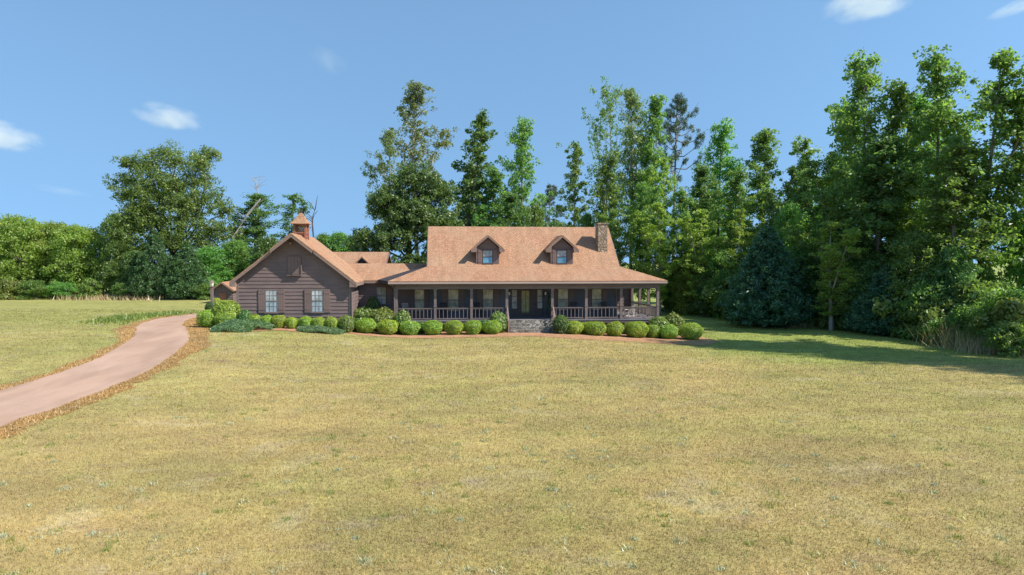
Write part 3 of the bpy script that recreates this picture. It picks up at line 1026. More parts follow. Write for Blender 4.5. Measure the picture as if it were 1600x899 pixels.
def railing(a, b_):
    a, b_ = Vector(a), Vector(b_)
    mb = MB()
    d = b_ - a
    L = d.length
    u = d / L
    mb.beam(a + u * .12 + Vector((0, 0, .90)), b_ - u * .12 + Vector((0, 0, .90)), .10, .045)
    mb.beam(a + u * .12 + Vector((0, 0, .84)), b_ - u * .12 + Vector((0, 0, .84)), .045, .06)
    mb.beam(a + u * .12 + Vector((0, 0, .13)), b_ - u * .12 + Vector((0, 0, .13)), .06, .07)
    k = int(L / .275)
    for i in range(1, k):
        p = a + d * (i / k)
        mb.beam(p + Vector((0, 0, .166)), p + Vector((0, 0, .81)), .048, .048, 0, (0, 1, 0))
    part(mb, 'porch_railing', M['trim'])


for i in range(7):
    if i != 3:
        railing((PX[i], 51.0, DK), (PX[i + 1], 51.0, DK))
ys = (51.0, 53.45, 55.9, 58.2)
for i in range(3):
    railing((16.13, ys[i], DK), (16.13, ys[i + 1], DK))
# room at the end of the side porch
mb = MB()
laps(mb, fy(58.4), c_(BXR), c_(16.2), DK, 4.0)
mb.box(BXR + .05, 16.19, 58.412, 61.6, .1, 4.0)
part(mb, 'end_wall', M['siding'])
# porch windows with their shutters
for x0, x1 in ((-2.45, -1.74), (.16, .93), (2.89, 3.64), (8.84, 9.62), (11.58, 12.31)):
    Y = BY if x0 > -1.3 else WY
    window(house, x0, x1, 1.42, 3.05, Y, M['pane_porch'], 1, 2, 'trim', .05)
    shutter(x1 + .07, x1 + .48, 1.40, 3.07, Y)
    if x0 > 0:
        shutter(x0 - .48, x0 - .07, 1.40, 3.07, Y)
# front door with side lights
mb = MB()
for x0, x1 in ((5.08, 5.14), (5.55, 5.66), (7.06, 7.17), (7.58, 7.64)):
    mb.box(x0, x1, BY - .09, BY, DK, 3.02)
mb.box(5.08, 7.64, BY - .1, BY, 3.02, 3.12)
mb.box(5.14, 5.55, BY - .05, BY, DK, 1.55); mb.box(7.17, 7.58, BY - .05, BY, DK, 1.55)
dfr = part(mb, 'door_frame', M['door'])
for x0, x1 in ((5.14, 5.55), (7.17, 7.58)):
    mb = MB(); mb.box(x0, x1, BY - .045, BY, 1.552, 3.018); mb.build('side_light', M['pane_wing'], dfr)
    for z in (2.0, 2.5):
        mb = MB()
        mb.box(x0, x1, BY - .06, BY - .047, z - .02, z + .02)
        mb.build('muntin', M['door'], dfr)
mb = MB(); mb.box(5.663, 7.057, BY - .055, BY, DK + .002, 3.018)
mb.box(5.663, 7.057, BY - .075, BY - .057, DK + .1, DK + .22)
dr = part(mb, 'front_door', M['door'])
mb = MB(); mb.box(5.92, 6.22, BY - .07, BY - .058, 1.2, 2.95); mb.box(6.27, 6.52, BY - .07, BY - .058, 1.2, 2.95); mb.build('pane', M['pane_door'], dr)
mb = MB(); mb.lathe((6.93, BY - .1, 1.85), [(.02, 0), (.04, .02), (.04, .05), (.02, .07)], 8); mb.build('handle', M['iron'], dr)
for x in (4.93, 7.80):                        # lanterns either side of the door
    mb = MB()
    mb.box(x - .09, x + .09, BY - .24, BY - .06, 2.86, 2.92); mb.box(x - .11, x + .11, BY - .26, BY - .04, 2.56, 2.60)
    for s in (-1, 1):
        for t in (-.23, -.07):
            mb.box(x + s * .085 - .012, x + s * .085 + .012, BY + t - .012, BY + t + .012, 2.602, 2.858)
    mb.box(x - .02, x + .02, BY - .07, BY, 2.7, 2.86)
    ln = part(mb, 'wall_lantern', M['iron'])
    mb = MB(); mb.box(x - .065, x + .065, BY - .215, BY - .085, 2.605, 2.855); mb.build('glass', M['lantern'], ln)
# stone steps and their handrails
mb = MB()
zs = [0.66, 0.44, 0.22]
for k, z in enumerate(zs):
    mb.box(4.66, 7.86, 50.78 - .34 * (k + 1), 50.775 - .34 * k, -.1, z + .0)
mb.box(4.66, 7.86, 50.72, 50.825, -.1, DK - .005)
mb.box(7.87, 8.75, 50.0, 50.77, -.3, .46)
part(mb, 'front_steps', M['stepstone'])
for x in (4.55, 8.02):
    mb = MB()
    mb.beam((x, 50.95, DK + .95), (x, 49.75, DK + .02), .10, .12)
    mb.beam((x, 50.95, DK + .42), (x, 49.75, DK - .45), .06, .09)
    mb.box(x - .06, x + .06, 49.68, 49.82, -.1, DK + .06)
    part(mb, 'stair_rail', M['soffit'])

# -- dormers
for xa, xb, xc in ((2.38, 4.14, 3.26), (8.30, 10.04, 9.17)):
    Y = 53.86
    zb, ze, za = 4.98, 6.30, 7.16
    mb = MB()
    mb.prism([(xa, zb), (xb, zb), (xb, ze), (xc, za - .05), (xa, ze)], 'y', Y, 56.9)
    mb.box(xa - .03, xa + .09, Y - .04, Y - .002, zb + .06, ze); mb.box(xb - .09, xb + .03, Y - .04, Y - .002, zb + .06, ze)
    mb.box(xa - .04, xb + .04, Y - .06, Y - .003, zb - .02, zb + .058)
    mb.box(xa + .1, xb - .1, Y - .035, Y - .002, ze - .06, ze)
    dm = part(mb, 'dormer', M['siding'])
    mb = MB()
    xo, zo = 1.31, 6.20
    ap = 7.36
    for s in (-1, 1):
        p = [(xc, Y - .42, ap), (xc, 57.3, ap), (xc + s * .8, 57.3, 6.68), (xc + s * .8, Y - .42, 6.68)]
        mb.slab(p if s < 0 else p[::-1], .06)
        p = [(xc + s * .8, Y - .42, 6.68), (xc + s * .8, 57.3, 6.68), (xc + s * xo, 57.3, zo), (xc + s * xo, Y - .42, zo)]
        mb.slab(p if s < 0 else p[::-1], .06)
    mb.build('roof', M['roof'], dm)
    mb = MB()
    for s in (-1, 1):
        pts = [(0, ap - .065), (.8, 6.615), (xo, zo - .065)]
        for (u0, z0), (u1, z1) in zip(pts[:-1], pts[1:]):
            for yy, dz in ((Y - .41, .14),):
                q = [(xc + s * u0, yy, z0 - dz), (xc + s * u1, yy, z1 - dz), (xc + s * u1, yy, z1), (xc + s * u0, yy, z0)]
                mb.poly(q[::s])
                mb.poly([(a, yy + .04, c) for a, _, c in q][::-s])
                mb.poly([(xc + s * u0, yy, z0 - dz), (xc + s * u0, yy + .04, z0 - dz), (xc + s * u1, yy + .04, z1 - dz), (xc + s * u1, yy, z1 - dz)][::s])
                mb.poly([(xc + s * u0, yy + .04, z0 - .04), (xc + s * u1, yy + .04, z1 - .04), (xc + s * u1, Y, z1 - .04), (xc + s * u0, Y, z0 - .04)])
        e = xc + s * xo
        mb.prism([(e, zo - .21), (e, zo - .07), (xc + s * .84, zo + .36), (xc + s * .93, zo - .21)][::s], 'y', Y - .40, Y - .005)
    mb.build('trim', M['soffit'], dm)
    window(dm, xc - .36, xc + .36, 5.14, 6.12, Y, M['pane_dormer'], 1, 2, 'door', .05, .04)
    shutter(xa + .11, xc - .43, 5.06, 6.2, Y, dm, .05); shutter(xc + .43, xb - .11, 5.06, 6.2, Y, dm, .05)
    for ch in dm.children:
        pass

# -- chimney
mb = MB()
mb.box(12.38, 13.14, 55.0, 56.1, 5.6, 8.30)
mb.box(12.33, 13.19, 54.95, 56.15, 8.302, 8.42)
ch = part(mb, 'chimney', M['stone'])
# -- downspouts
mb = MB()
mb.tube([(GXR + .40, GY0 + .02, 3.58), (GXR + .38, GY0 - .02, 3.45), (GXR + .12, GY0 - .10, 3.28), (GXR + .10, GY0 - .10, 3.0), (GXR + .10, GY0 - .10, .9)], .04, 8)
part(mb, 'downspout', M['trim'])
mb = MB()
mb.tube([(-3.98, 50.62, 3.56), (-3.9, 50.75, 3.42), (-3.82, 50.88, 3.3), (-3.82, 50.88, .6)], .035, 8)
part(mb, 'downspout', M['trim'])

# ------------------------------------------------------------------ porch furniture
def rocking_chair(name, label, loc, rz, mt):
    o = empty(name, loc, rz, label, 'rocking chair', 'chairs on the porch')
    mb = MB()
    for k in range(5):
        mb.box(-.26, .26, -.26 + k * .105, -.165 + k * .105, .41, .435)
    mb.build('seat', mt, o)
    mb = MB()
    for k in range(6):
        x = -.23 + k * .092
        mb.beam((x, .27, .44), (x, .44, 1.12), .055, .018, 0, (0, 1, 0))
    mb.beam((-.27, .45, 1.14), (.27, .45, 1.14), .03, .10)
    mb.build('backrest', mt, o)
    for s in (-1, 1):
        mb = MB()
        mb.beam((s * .30, -.27, .64), (s * .30, .34, .66), .09, .03); mb.build('armrest', mt, o)
        for y0, z1, y1 in ((-.24, .63, -.24), (.25, .64, .29)):
            mb = MB(); mb.beam((s * .29, y0, .06), (s * .29, y1, z1), .045, .045, 0, (0, 1, 0)); mb.build('leg', mt, o)
        mb = MB()
        mb.tube([(s * .29, -.48, .075), (s * .29, -.25, .035), (s * .29, 0, .022), (s * .29, .25, .035), (s * .29, .55, .095)], .022, 6); mb.build('rocker', mt, o)
    return o


rocking_chair('rocking_chair', 'pale rocking chair at the far left end of the porch behind the corner post', (-3.0, 52.7, DK), R(25), M['gutter'])
rocking_chair('rocking_chair', 'dark rocking chair before the second porch window from the left', (-.30, 52.8, DK), R(-12), M['furniture'])
rocking_chair('rocking_chair', 'dark rocking chair left of the third porch window, nearest the steps', (2.45, 52.8, DK), R(15), M['furniture'])
rocking_chair('rocking_chair', 'dark rocking chair right of the window beside the potted topiary', (9.95, 52.8, DK), R(-10), M['furniture'])
rocking_chair('rocking_chair', 'dark rocking chair before the last porch window on the right', (12.5, 52.7, DK), R(12), M['furniture'])
rocking_chair('rocking_chair', 'sunlit pale rocking chair on the side porch behind the corner railing', (14.6, 53.6, DK), R(-70), M['paleseat'])
t = empty('side_table', (14.9, 55.0, DK), 0, 'low pale wooden table on the sunlit side porch', 'table')
mb = MB()
for k in range(5):
    mb.box(-.5, .5, -.35 + k * .142, -.22 + k * .142, .42, .45)
mb.build('tabletop', M['paleseat'], t)
for sx in (-1, 1):
    for sy in (-1, 1):
        mb = MB(); mb.box(sx * .42 - .035, sx * .42 + .035, sy * .28 - .035, sy * .28 + .035, 0, .418); mb.build('leg', M['paleseat'], t)


# ------------------------------------------------------------------ foliage makers
def leaves(centers, radii, outward, count, size, aspect, rng, flat=.75, up=.35, squash=.8, outw=.5):
    """rhombic leaves scattered through clumps; returns vertex array (n,4,3)"""
    c = np.repeat(centers, count, axis=0)
    r = np.repeat(radii, count)
    o = np.repeat(outward, count, axis=0)
    n_ = len(c)
    p = rng.normal(0, 1, (n_, 3))
    p /= np.linalg.norm(p, axis=1)[:, None] + 1e-9
    p *= (rng.random(n_) ** .45)[:, None]
    p[:, 2] *= squash
    pos = c + p * r[:, None]
    nr = rng.normal(0, 1, (n_, 3)) * flat + p * outw + o * outw * .6
    nr[:, 2] += up
    nr /= np.linalg.norm(nr, axis=1)[:, None] + 1e-9
    a = rng.normal(0, 1, (n_, 3))
    a -= nr * np.sum(a * nr, 1)[:, None]
    a /= np.linalg.norm(a, axis=1)[:, None] + 1e-9
    b_ = np.cross(nr, a)
    s = size * rng.uniform(.65, 1.35, n_)
    L = a * s[:, None]
    W = b_ * (s * aspect)[:, None]
    bend = nr * (s * .14)[:, None]
    return np.stack([pos - L, pos + W * .9 - L * .1 - bend, pos + L, pos - W * .9 - L * .1 - bend], 1)


def leaf_mesh(name, quads, mats, extra=None):
    v = quads.reshape(-1, 3)
    return raw_mesh(name, v, np.arange(len(v)), 4, mats)


def unit(v):
    v = np.asarray(v, float)
    return v / (np.linalg.norm(v) + 1e-9)


class Tree:
    def __init__(self, seed):
        self.r = np.random.default_rng(seed)
        self.limbs, self.c, self.rad, self.out = [], [], [], []

    def limb(self, a, b_, ra, rb, bow=.08, seg=5):
        a, b_ = np.array(a, float), np.array(b_, float)
        L = np.linalg.norm(b_ - a)
        off = self.r.normal(0, 1, 3) * L * bow
        pts = [a + (b_ - a) * t + off * math.sin(math.pi * t) for t in np.linspace(0, 1, seg + 1)]
        self.limbs.append((pts, list(np.linspace(ra, rb, seg + 1))))
        return pts

    def clump(self, p, r, o=(0, 0, 1)):
        self.c.append(np.array(p, float)); self.rad.append(r); self.out.append(unit(o))

    def lobe(self, cen, rad, n_, cr, root=None, rr=.09, twigs=8, shell=.72):
        cen, rad = np.array(cen, float), np.array(rad, float)
        if root is not None:
            self.limb(root, cen, rr, rr * .4, .07)
        pts = []
        for i in range(n_):
            d = unit(self.r.normal(0, 1, 3))
            if d[2] < -.55:
                d[2] *= -.5
            k = shell + (1.05 - shell) * self.r.random()
            p = cen + d * rad * k
            pts.append(p)
            self.clump(p, cr * self.r.uniform(.7, 1.3), d)
        for p in pts[:twigs]:
            self.limb(cen, p, rr * .4, .02, .1, 3)

    def meshes(self, name, leaf_m, bark_m, count, size, aspect=.5, **kw):
        mb = MB()
        for pts, rr in self.limbs:
            mb.tube(pts, rr, 7 if rr[0] > .08 else 4, 0, False)
        tm = mb.mesh(name + '_trunk', bark_m)
        qd = leaves(np.array(self.c), np.array(self.rad), np.array(self.out), count, size, aspect, self.r, **kw)
        lm = leaf_mesh(name + '_crown', qd, [leaf_m])
        return tm, lm


PROTO = {}


def proto(kind, name, cat, tm, lm, h, w_):
    PROTO[kind] = (name, cat, tm, lm, h, w_)


# tall woodland trees: a stem, sometimes divided, with limbs that reach an uneven envelope and end in sprays of leaves
def tall(kind, seed, h, w_, base, leaf_m, bark_m, nb=46, count=26, size=.15, cr=.60, lean=0.0, fork=0, spray=7, open_=.06, top=.34, name='tall_broadleaf_tree', cat='tree'):
    T = Tree(seed)
    r = T.r
    r0 = h * .011

    def stem(p0, p1, ra, rb, wob_=.35):
        a, b_ = np.array(p0, float), np.array(p1, float)
        ph = r.uniform(0, 6, 2)
        am = r.normal(0, wob_, 2)
        out = []
        for t in np.linspace(0, 1, 13):
            p = a + (b_ - a) * t
            p[0] += am[0] * math.sin(t * 3.1 + ph[0]) * t + lean * h * (t ** 1.5 - t)
            p[1] += am[1] * math.sin(t * 2.7 + ph[1]) * t
            out.append(p)
        T.limbs.append((out, list(np.linspace(ra, rb, 13))))
        return np.array(out)

    main = stem((0, 0, -.2), (lean * h + r.normal(0, .3), r.normal(0, .3), h * .98), r0 + .03, .025)
    stems = [main]
    for k in range(fork):
        t0 = r.uniform(.3, .5)
        a = np.array([np.interp(t0 * 12, range(13), main[:, c]) for c in range(3)])
        az = r.uniform(0, 6.28) if fork > 1 else math.pi
        off = w_ * r.uniform(.26, .42)
        stems.append(stem(a, (a[0] + math.cos(az) * off, a[1] + math.sin(az) * off * .7, h * r.uniform(.80, .96)), r0 * .6, .02, .2))
    lump = r.uniform(.55, 1.3, (7, 5))
    for i in range(nb):
        u = ((i + r.random()) / nb)
        z = h * (base + (1 - base) * u)
        st = stems[int(r.integers(len(stems)))]
        if st[0][2] > z - .3 or st[-1][2] < z:
            st = main
        t = np.interp(z, st[:, 2], np.arange(13))
        a = np.array([np.interp(t, range(13), st[:, c]) for c in range(3)])
        az = i * 2.399 + r.normal(0, .5)
        env = (1 - (1 - min(1, u / .28)) ** 2 * .45) * (1 - (1 - top) * max(0, (u - .35) / .65) ** 1.25)
        L = w_ * .5 * env * lump[int(u * 6.99), int((az % 6.283) / 6.284 * 5)] * r.uniform(.7, 1.15) / (1 + .25 * (len(stems) - 1))
        L = max(L, .5)
        rise = r.uniform(.05, .75) + .35 * u
        d = unit([math.cos(az), math.sin(az), rise])
        mid = a + d * L * .55 + np.array([0, 0, -.06 * L])
        e = a + d * L
        T.limbs.append(([a, mid, e], [max(.02, r0 * .26 * (1 - u * .7)), .022, .01]))
        n_ = max(3, int(spray * (.45 + L / (w_ * .5))))
        for q in range(n_):
            f_ = r.uniform(.3, 1.05)
            p = a + d * L * f_ + r.normal(0, 1, 3) * np.array([.42, .42, .30]) * (.35 + .65 * f_) * min(1.3, .5 + L * .35)
            if r.random() > open_:
                T.clump(p, cr * r.uniform(.5, 1.25), d)
            if q < 2:
                T.limb(mid, p, .016, .008, .1, 2)
    for st in stems:
        for q in range(6):
            T.clump(st[-1] + r.normal(0, .22, 3) - np.array([0, 0, .3 * q]), cr * r.uniform(.4, .75), (0, 0, 1))
    tm, lm = T.meshes(kind, leaf_m, bark_m, count, size, .58)
    proto(kind, name, cat, tm, lm, h, w_)


tall('tallA', 11, 20, 6.6, .20, M['leaf'], M['bark'], 64, 28)
tall('tallB', 12, 20, 5.6, .28, M['leaf'], M['bark_pale'], 58, 31, fork=1)
tall('tallC', 13, 20, 8.0, .10, M['leaf'], M['bark'], 80, 28, fork=2, spray=8)
tall('tallD', 14, 20, 5.4, .10, M['leaf_dark'], M['bark'], 68, 33)
tall('tallE', 19, 20, 7.4, .12, M['leaf_dark'], M['bark'], 74, 28, fork=2)
tall('tallF', 20, 20, 6.8, .14, M['leaf_yellow'], M['bark_pale'], 64, 31, fork=1)
tall('slim', 15, 18, 3.8, .20, M['leaf'], M['bark_pale'], 46, 32, .14, .44, spray=5)
tall('lean', 16, 18, 4.2, .24, M['leaf_dark'], M['bark'], 50, 34, .15, .47, .17, spray=5)
tall('sparse', 17, 22, 7.0, .38, M['leaf_pale'], M['bark_pale'], 76, 20, .13, .52, spray=7, top=.5, fork=2)
tall('forked', 27, 22, 7.0, .42, M['leaf'], M['bark_pale'], 60, 18, .13, .5, spray=6, fork=1, top=.5)
tall('highcrown', 28, 20, 6.6, .68, M['leaf'], M['bark'], 60, 34, .17, .7, spray=8, top=.5)


# smaller round-headed tree with leaves nearly to the ground
def bushy(kind, seed, h, w_, leaf_m, n_lobes, count=46, size=.2, cr=.6, cpl=26, low=.12, name='bushy_tree', cat='tree', bark_m=None, shell=.65):
    T = Tree(seed)
    r = T.r
    top = np.array([0, 0, h * .35])
    T.limb((0, 0, -.2), top, h * .016, h * .011, .03)
    for i in range(n_lobes):
        u = (i + .5) / n_lobes
        z = h * (low + .12 + (.80 - low) * u)
        az = i * 2.399
        ww = math.sin(math.pi * (.22 + .68 * u))
        rad = w_ * .5 * ww * r.uniform(.3, .72)
        c = np.array([math.cos(az) * rad, math.sin(az) * rad, z])
        lr = w_ * r.uniform(.17, .27)
        lr = min(lr, (h - z) * 1.0 + .1)
        T.lobe(c, (lr, lr, lr * .8), cpl, cr, top if z > h * .3 else (0, 0, z * .5), h * .007, 5, shell)
    tm, lm = T.meshes(kind, leaf_m, bark_m or M['bark'], count, size, .55)
    proto(kind, name, cat, tm, lm, h, w_)


bushy('bushA', 31, 11, 8.5, M['leaf_yellow'], 24, 26, .16, .72, 26, -.08)
bushy('bushB', 32, 11, 9.0, M['leaf_yellow'], 22, 25, .16, .72, 26, -.08)
bushy('bushC', 33, 12, 7.6, M['leaf'], 24, 28, .16, .70, 26, -.08)
bushy('bushD', 34, 9, 7.6, M['leaf_dark'], 22, 28, .16, .64, 26, -.08)
bushy('shrubA', 35, 3.6, 4.2, M['leaf'], 10, 30, .11, .46, 20, -.05, 'wild_shrub', 'shrub')
bushy('shrubB', 36, 3.0, 3.6, M['leaf'], 10, 30, .11, .44, 20, -.05, 'wild_shrub', 'shrub')
bushy('shrubC', 37, 2.2, 3.2, M['leaf_weed'], 8, 40, .10, .34, 18, .0, 'wild_shrub', 'shrub')

# the great oak on the left: lobes laid out after its outline
T = Tree(51)
stem = T.limb((0, 0, -.3), (.3, 0, 6.0), .62, .42, .02, 6)
fk = np.array([.3, 0, 6.0])
for cx_, cy_, cz_, rx, rz_ in ((-5.4, .5, 15.0, 1.9, 1.5), (-4.4, -1, 17.2, 1.5, 1.2), (-3.0, 1, 14.2, 2.2, 1.7), (-.6, 0, 18.6, 2.3, 1.5), (1.2, -1, 17.4, 2.1, 1.6), (3.4, 1, 18.2, 1.5, 1.1),
                                (4.8, .5, 18.9, 1.1, .7), (-1.2, -2.2, 15.4, 2.3, 1.6), (1.6, -2.4, 14.2, 2.4, 1.8), (3.6, 0, 15.3, 2.1, 1.7), (4.6, -1.2, 12.4, 2.6, 1.9), (6.4, .6, 11.2, 1.9, 1.6),
                                (-3.4, -1, 11.2, 2.0, 1.5), (-1.4, -2, 10.8, 2.2, 1.6), (1.6, 1.5, 10.8, 2.6, 2.0), (-.4, 2.5, 14.0, 3.0, 2.2), (5.4, -1, 8.6, 2.2, 1.7), (-4.2, .4, 8.6, 1.8, 1.5), (2.8, 2, 7.6, 2.4, 1.8),
                                (-3.0, -1.6, 9.6, 1.9, 1.6), (2.6, -2.4, 9.4, 2.2, 1.7), (7.4, -.6, 8.2, 2.0, 1.8), (-.2, -2.4, 7.0, 2.0, 1.7), (-3.6, -1.0, 5.6, 2.0, 1.8), (4.4, -1.8, 6.0, 2.3, 2.0), (8.0, 0, 5.0, 2.2, 2.2),
                                (0, -2.8, 12.4, 2.3, 2), (-2.3, -2.6, 13.2, 2.0, 2), (2.4, -2.8, 11.6, 2.1, 2), (.2, -3, 9.2, 2.2, 2), (-4.6, -1, 13.0, 1.7, 2), (4.0, -2, 17.0, 1.5, 1), (-2.4, -.6, 17.0, 1.7, 2), (1.4, -3.2, 7.2, 2.0, 2), (-2.2, -3.0, 10.8, 1.8, 2)):
    T.lobe((cx_, cy_, cz_), (rx * 1.2, rx * 1.2, rx * 1.05), int(33 * rx), .56, fk, .13, 8, .25)
tm, lm = T.meshes('oak', M['leaf_oak'], M['bark_dark'], 25, .14, .5)
proto('oak', 'oak_tree', 'tree', tm, lm, 20.5, 15)

# dense dark evergreen behind the house, made of a few great lobes
T = Tree(52)
T.limb((0, 0, -.3), (0, 0, 8), .5, .3, .02)
for cx_, cy_, cz_, rx, rz_ in ((1.0, 0, 13.6, 3.2, 2.4), (3.3, .3, 11.8, 2.6, 2.4), (-2.4, -.4, 11.2, 2.3, 2.0), (.4, -2.0, 10.4, 2.6, 2.2), (2.8, -2.0, 8.6, 2.8, 2.6), (-4.4, 0, 7.0, 2.2, 2.0), (-2.0, -2.2, 7.4, 2.4, 2.2),
                                (-4.6, -.6, 4.2, 2.3, 2.4), (-1.4, -2.4, 3.8, 2.8, 2.6), (2.4, -2.2, 4.6, 3.0, 2.8), (.2, 2, 9.4, 4.0, 3.6), (4.2, 0, 6.0, 2.0, 2.6)):
    T.lobe((cx_, cy_, cz_), (rx, rx, rz_), int(44 * rx), .54, (0, 0, min(8, cz_ * .7)), .14, 6, .5)
tm, lm = T.meshes('evergreen', M['leaf_evergreen'], M['bark_dark'], 46, .155, .5)
proto('evergreen', 'evergreen_tree', 'tree', tm, lm, 16.2, 13)

# cedar: a cone to the ground
def cedar(kind, seed, h, w_, leaf_m, n_, count, size, up=.0, name='cedar_tree'):
    T = Tree(seed)
    r = T.r
    T.limb((0, 0, -.2), (0, 0, h * .97), h * .018, .02, .01, 8)
    for i in range(n_):
        u = ((i + r.random()) / n_)
        z = h * (1 - (1 - u) ** .62 * .97) if False else h * (.02 + .96 * (1 - (1 - u) ** .55))
        k = (1 - z / h)
        az = i * 2.399 + r.normal(0, .2)
        rad = (w_ * .5) * min(1, (k * 1.22) ** .82) * r.uniform(.62, 1.08)
        if z < h * .08:
            rad *= .85
        d = np.array([math.cos(az), math.sin(az), .25])
        p = np.array([d[0] * rad, d[1] * rad, z + rad * .12])
        if i % 3 == 0:
            T.limb((0, 0, max(0, z - rad * .25)), p, .03, .01, .03, 3)
        T.clump(p, .16 * w_ * (.45 + .5 * k) * .55, d)
        T.clump(p * np.array([.68, .68, 1]) + np.array([0, 0, .1]), .16 * w_ * (.4 + .5 * k) * .6, d)
    tm, lm = T.meshes(kind, leaf_m, M['bark_dark'], count, size, .32, up=up, outw=.25, flat=1.0)
    proto(kind, name, 'cedar', tm, lm, h, w_)


cedar('cedarA', 61, 9.6, 7.0, M['leaf_cedar'], 420, 42, .17)
cedar('cedarB', 62, 9.0, 6.4, M['leaf_juniper_tree'], 420, 34, .15)

# pines: long bare trunk, tufted head on a few uneven heavy limbs
def pine(kind, seed, h, w_, base, n_, count=64):
    T = Tree(seed)
    r = T.r
    T.limb((0, 0, -.2), (.5, 0, h * .97), h * .012, .05, .015, 9)
    for i in range(n_):
        u = ((i + r.random()) / n_) ** .85
        z = h * (base + (.98 - base) * u)
        az = i * 2.399 + r.normal(0, .7)
        L = w_ * .5 * (1.0 - .72 * u ** 2.2) * r.uniform(.35, 1.25)
        a = np.array([.5 * z / h, 0, z])
        d = np.array([math.cos(az), math.sin(az), r.uniform(-.12, .5)])
        m_ = a + d * L * .6
        e = m_ + np.array([d[0], d[1], d[2] + .5]) * L * .4
        T.limbs.append(([a, a + d * L * .3 + np.array([0, 0, -.08 * L]), m_, e], [.075, .06, .04, .02]))
        for q in range(int(3 + 3 * L / w_ * 2)):
            p = m_ + (e - m_) * r.random() + r.normal(0, .34, 3) * np.array([1, 1, .45])
            T.limb(m_, p, .02, .01, .1, 2)
            T.clump(p, .36 * r.uniform(.75, 1.35), (0, 0, 1))
    for q in range(7):
        T.clump((.5 + r.normal(0, .25), r.normal(0, .25), h - .18 * q), .4)
    tm, lm = T.meshes(kind, M['leaf_pine'], M['bark'], count, .20, .14, flat=1.0, up=.5)
    proto(kind, 'pine_tree', 'pine', tm, lm, h, w_)


pine('pineA', 71, 23, 9.0, .58, 40)
pine('pineB', 72, 16, 5.5, .4, 30)
VERTS = {k: len(v[3].vertices) for k, v in PROTO.items()}

_made = {}


def plant(kind, x, y, h, wpx=None, rz=None, label=None, group=None, w_=None, mirror=False, lift=0.0):
    """stand one tree of a kind at x, y with its own height and spread"""
    name, cat, tm, lm, ph, pw = PROTO[kind]
    if rz is None:
        rz = rnd.uniform(0, 6.28)
    o = empty(name, (x, y, float(gz(x, y)) + lift), rz, label, cat, group)
    sz = h / ph
    sw = (w_ / pw) if w_ else sz * rnd.uniform(.9, 1.12)
    o.scale = (-sw if mirror else sw, sw, sz)
    for nm, me_ in (('trunk', tm), ('crown', lm)):
        c = bpy.data.objects.new(nm, me_)
        COL.objects.link(c)
        c.parent = o
    return o


def stand(kind, px, ytop, Y, wpx=None, **kw):
    """the same, given where it shows in the picture and how far away it is"""
    x = at(px, 440, Y)[0]
    top = at(px, ytop, Y)[2]
    sc_ = (Y * math.cos(YAW) + x * math.sin(YAW)) / F
    return plant(kind, x, Y, top - float(gz(x, Y)), w_=(wpx * sc_ * (1.22 if kind[:4] == 'tall' or kind in ('slim', 'sparse', 'forked', 'lean') else 1.0) if wpx else None), **kw)


# ------------------------------------------------------------------ trees on the left
G1 = 'low trees in the row along the left edge of the field'
L1 = 'one of the low bushy trees in the solid row along the far left field edge'
for px, yt, Y, wp, k in ((-70, 335, 88, 105, 'bushB'), (-20, 336, 90, 105, 'bushA'), (30, 335, 87, 100, 'bushA'), (78, 346, 89, 98, 'bushB'), (118, 350, 87, 92, 'bushA'), (150, 356, 90, 84, 'bushB'),
                         (4, 345, 95, 110, 'bushB'), (55, 346, 96, 110, 'bushA'), (100, 353, 96, 100, 'bushB'), (-110, 338, 92, 110, 'bushA')):
    stand(k, px, yt, Y, wp, label=L1, group=G1)
stand('bushC', 190, 330, 86, 82, label='yellow green upright tree between the field row and the great spreading oak')
stand('oak', 268, 222, 90, 190, rz=0, label='great spreading oak with uneven open crown towering over the left field')
stand('cedarB', 243, 362, 82, 74, label='dark conical cedar below the great oak, nearer the field row')
stand('cedarB', 292, 378, 81, 78, label='dark drooping cedar below the great oak, nearer the driveway end')
stand('bushD', 215, 392, 84, 60, label='small dark tree squeezed between the yellow green tree and the cedars')
stand('bushC', 330, 385, 84, 80, label='low leafy tree behind the small shed and wooden lamp post')
stand('bushC', 368, 374, 86, 72, label='leafy tree under the leaning dead trunk left of the garage')
stand('tallD', 402, 306, 92, 66, label='loose airy tree left of the cupola behind the garage gable')
stand('bushD', 420, 370, 84, 70, label='dark low tree directly behind the left slope of the garage roof')
stand('tallE', 455, 306, 86, 62, label='tree with a dark open crown just left of the cupola')
for px, yt, wp in ((505, 364, 50), (530, 362, 60), (552, 370, 46)):
    stand('bushC', px, yt, 104, wp, label='one of the distant low trees between the cupola and the big dark evergreen', group='distant low trees right of the cupola')
GF = 'low shrubs along the foot of the field row'
for i, (px, Y) in enumerate(((-40, 83), (12, 83), (52, 83.5), (96, 84), (140, 83), (196, 82), (318, 80), (345, 81))):
    stand(('shrubA', 'shrubC', 'shrubA')[i % 3], px, rnd.uniform(436, 450), Y, rnd.uniform(36, 58), label='one of the low leafy shrubs along the foot of the trees across the left field', group=GF)
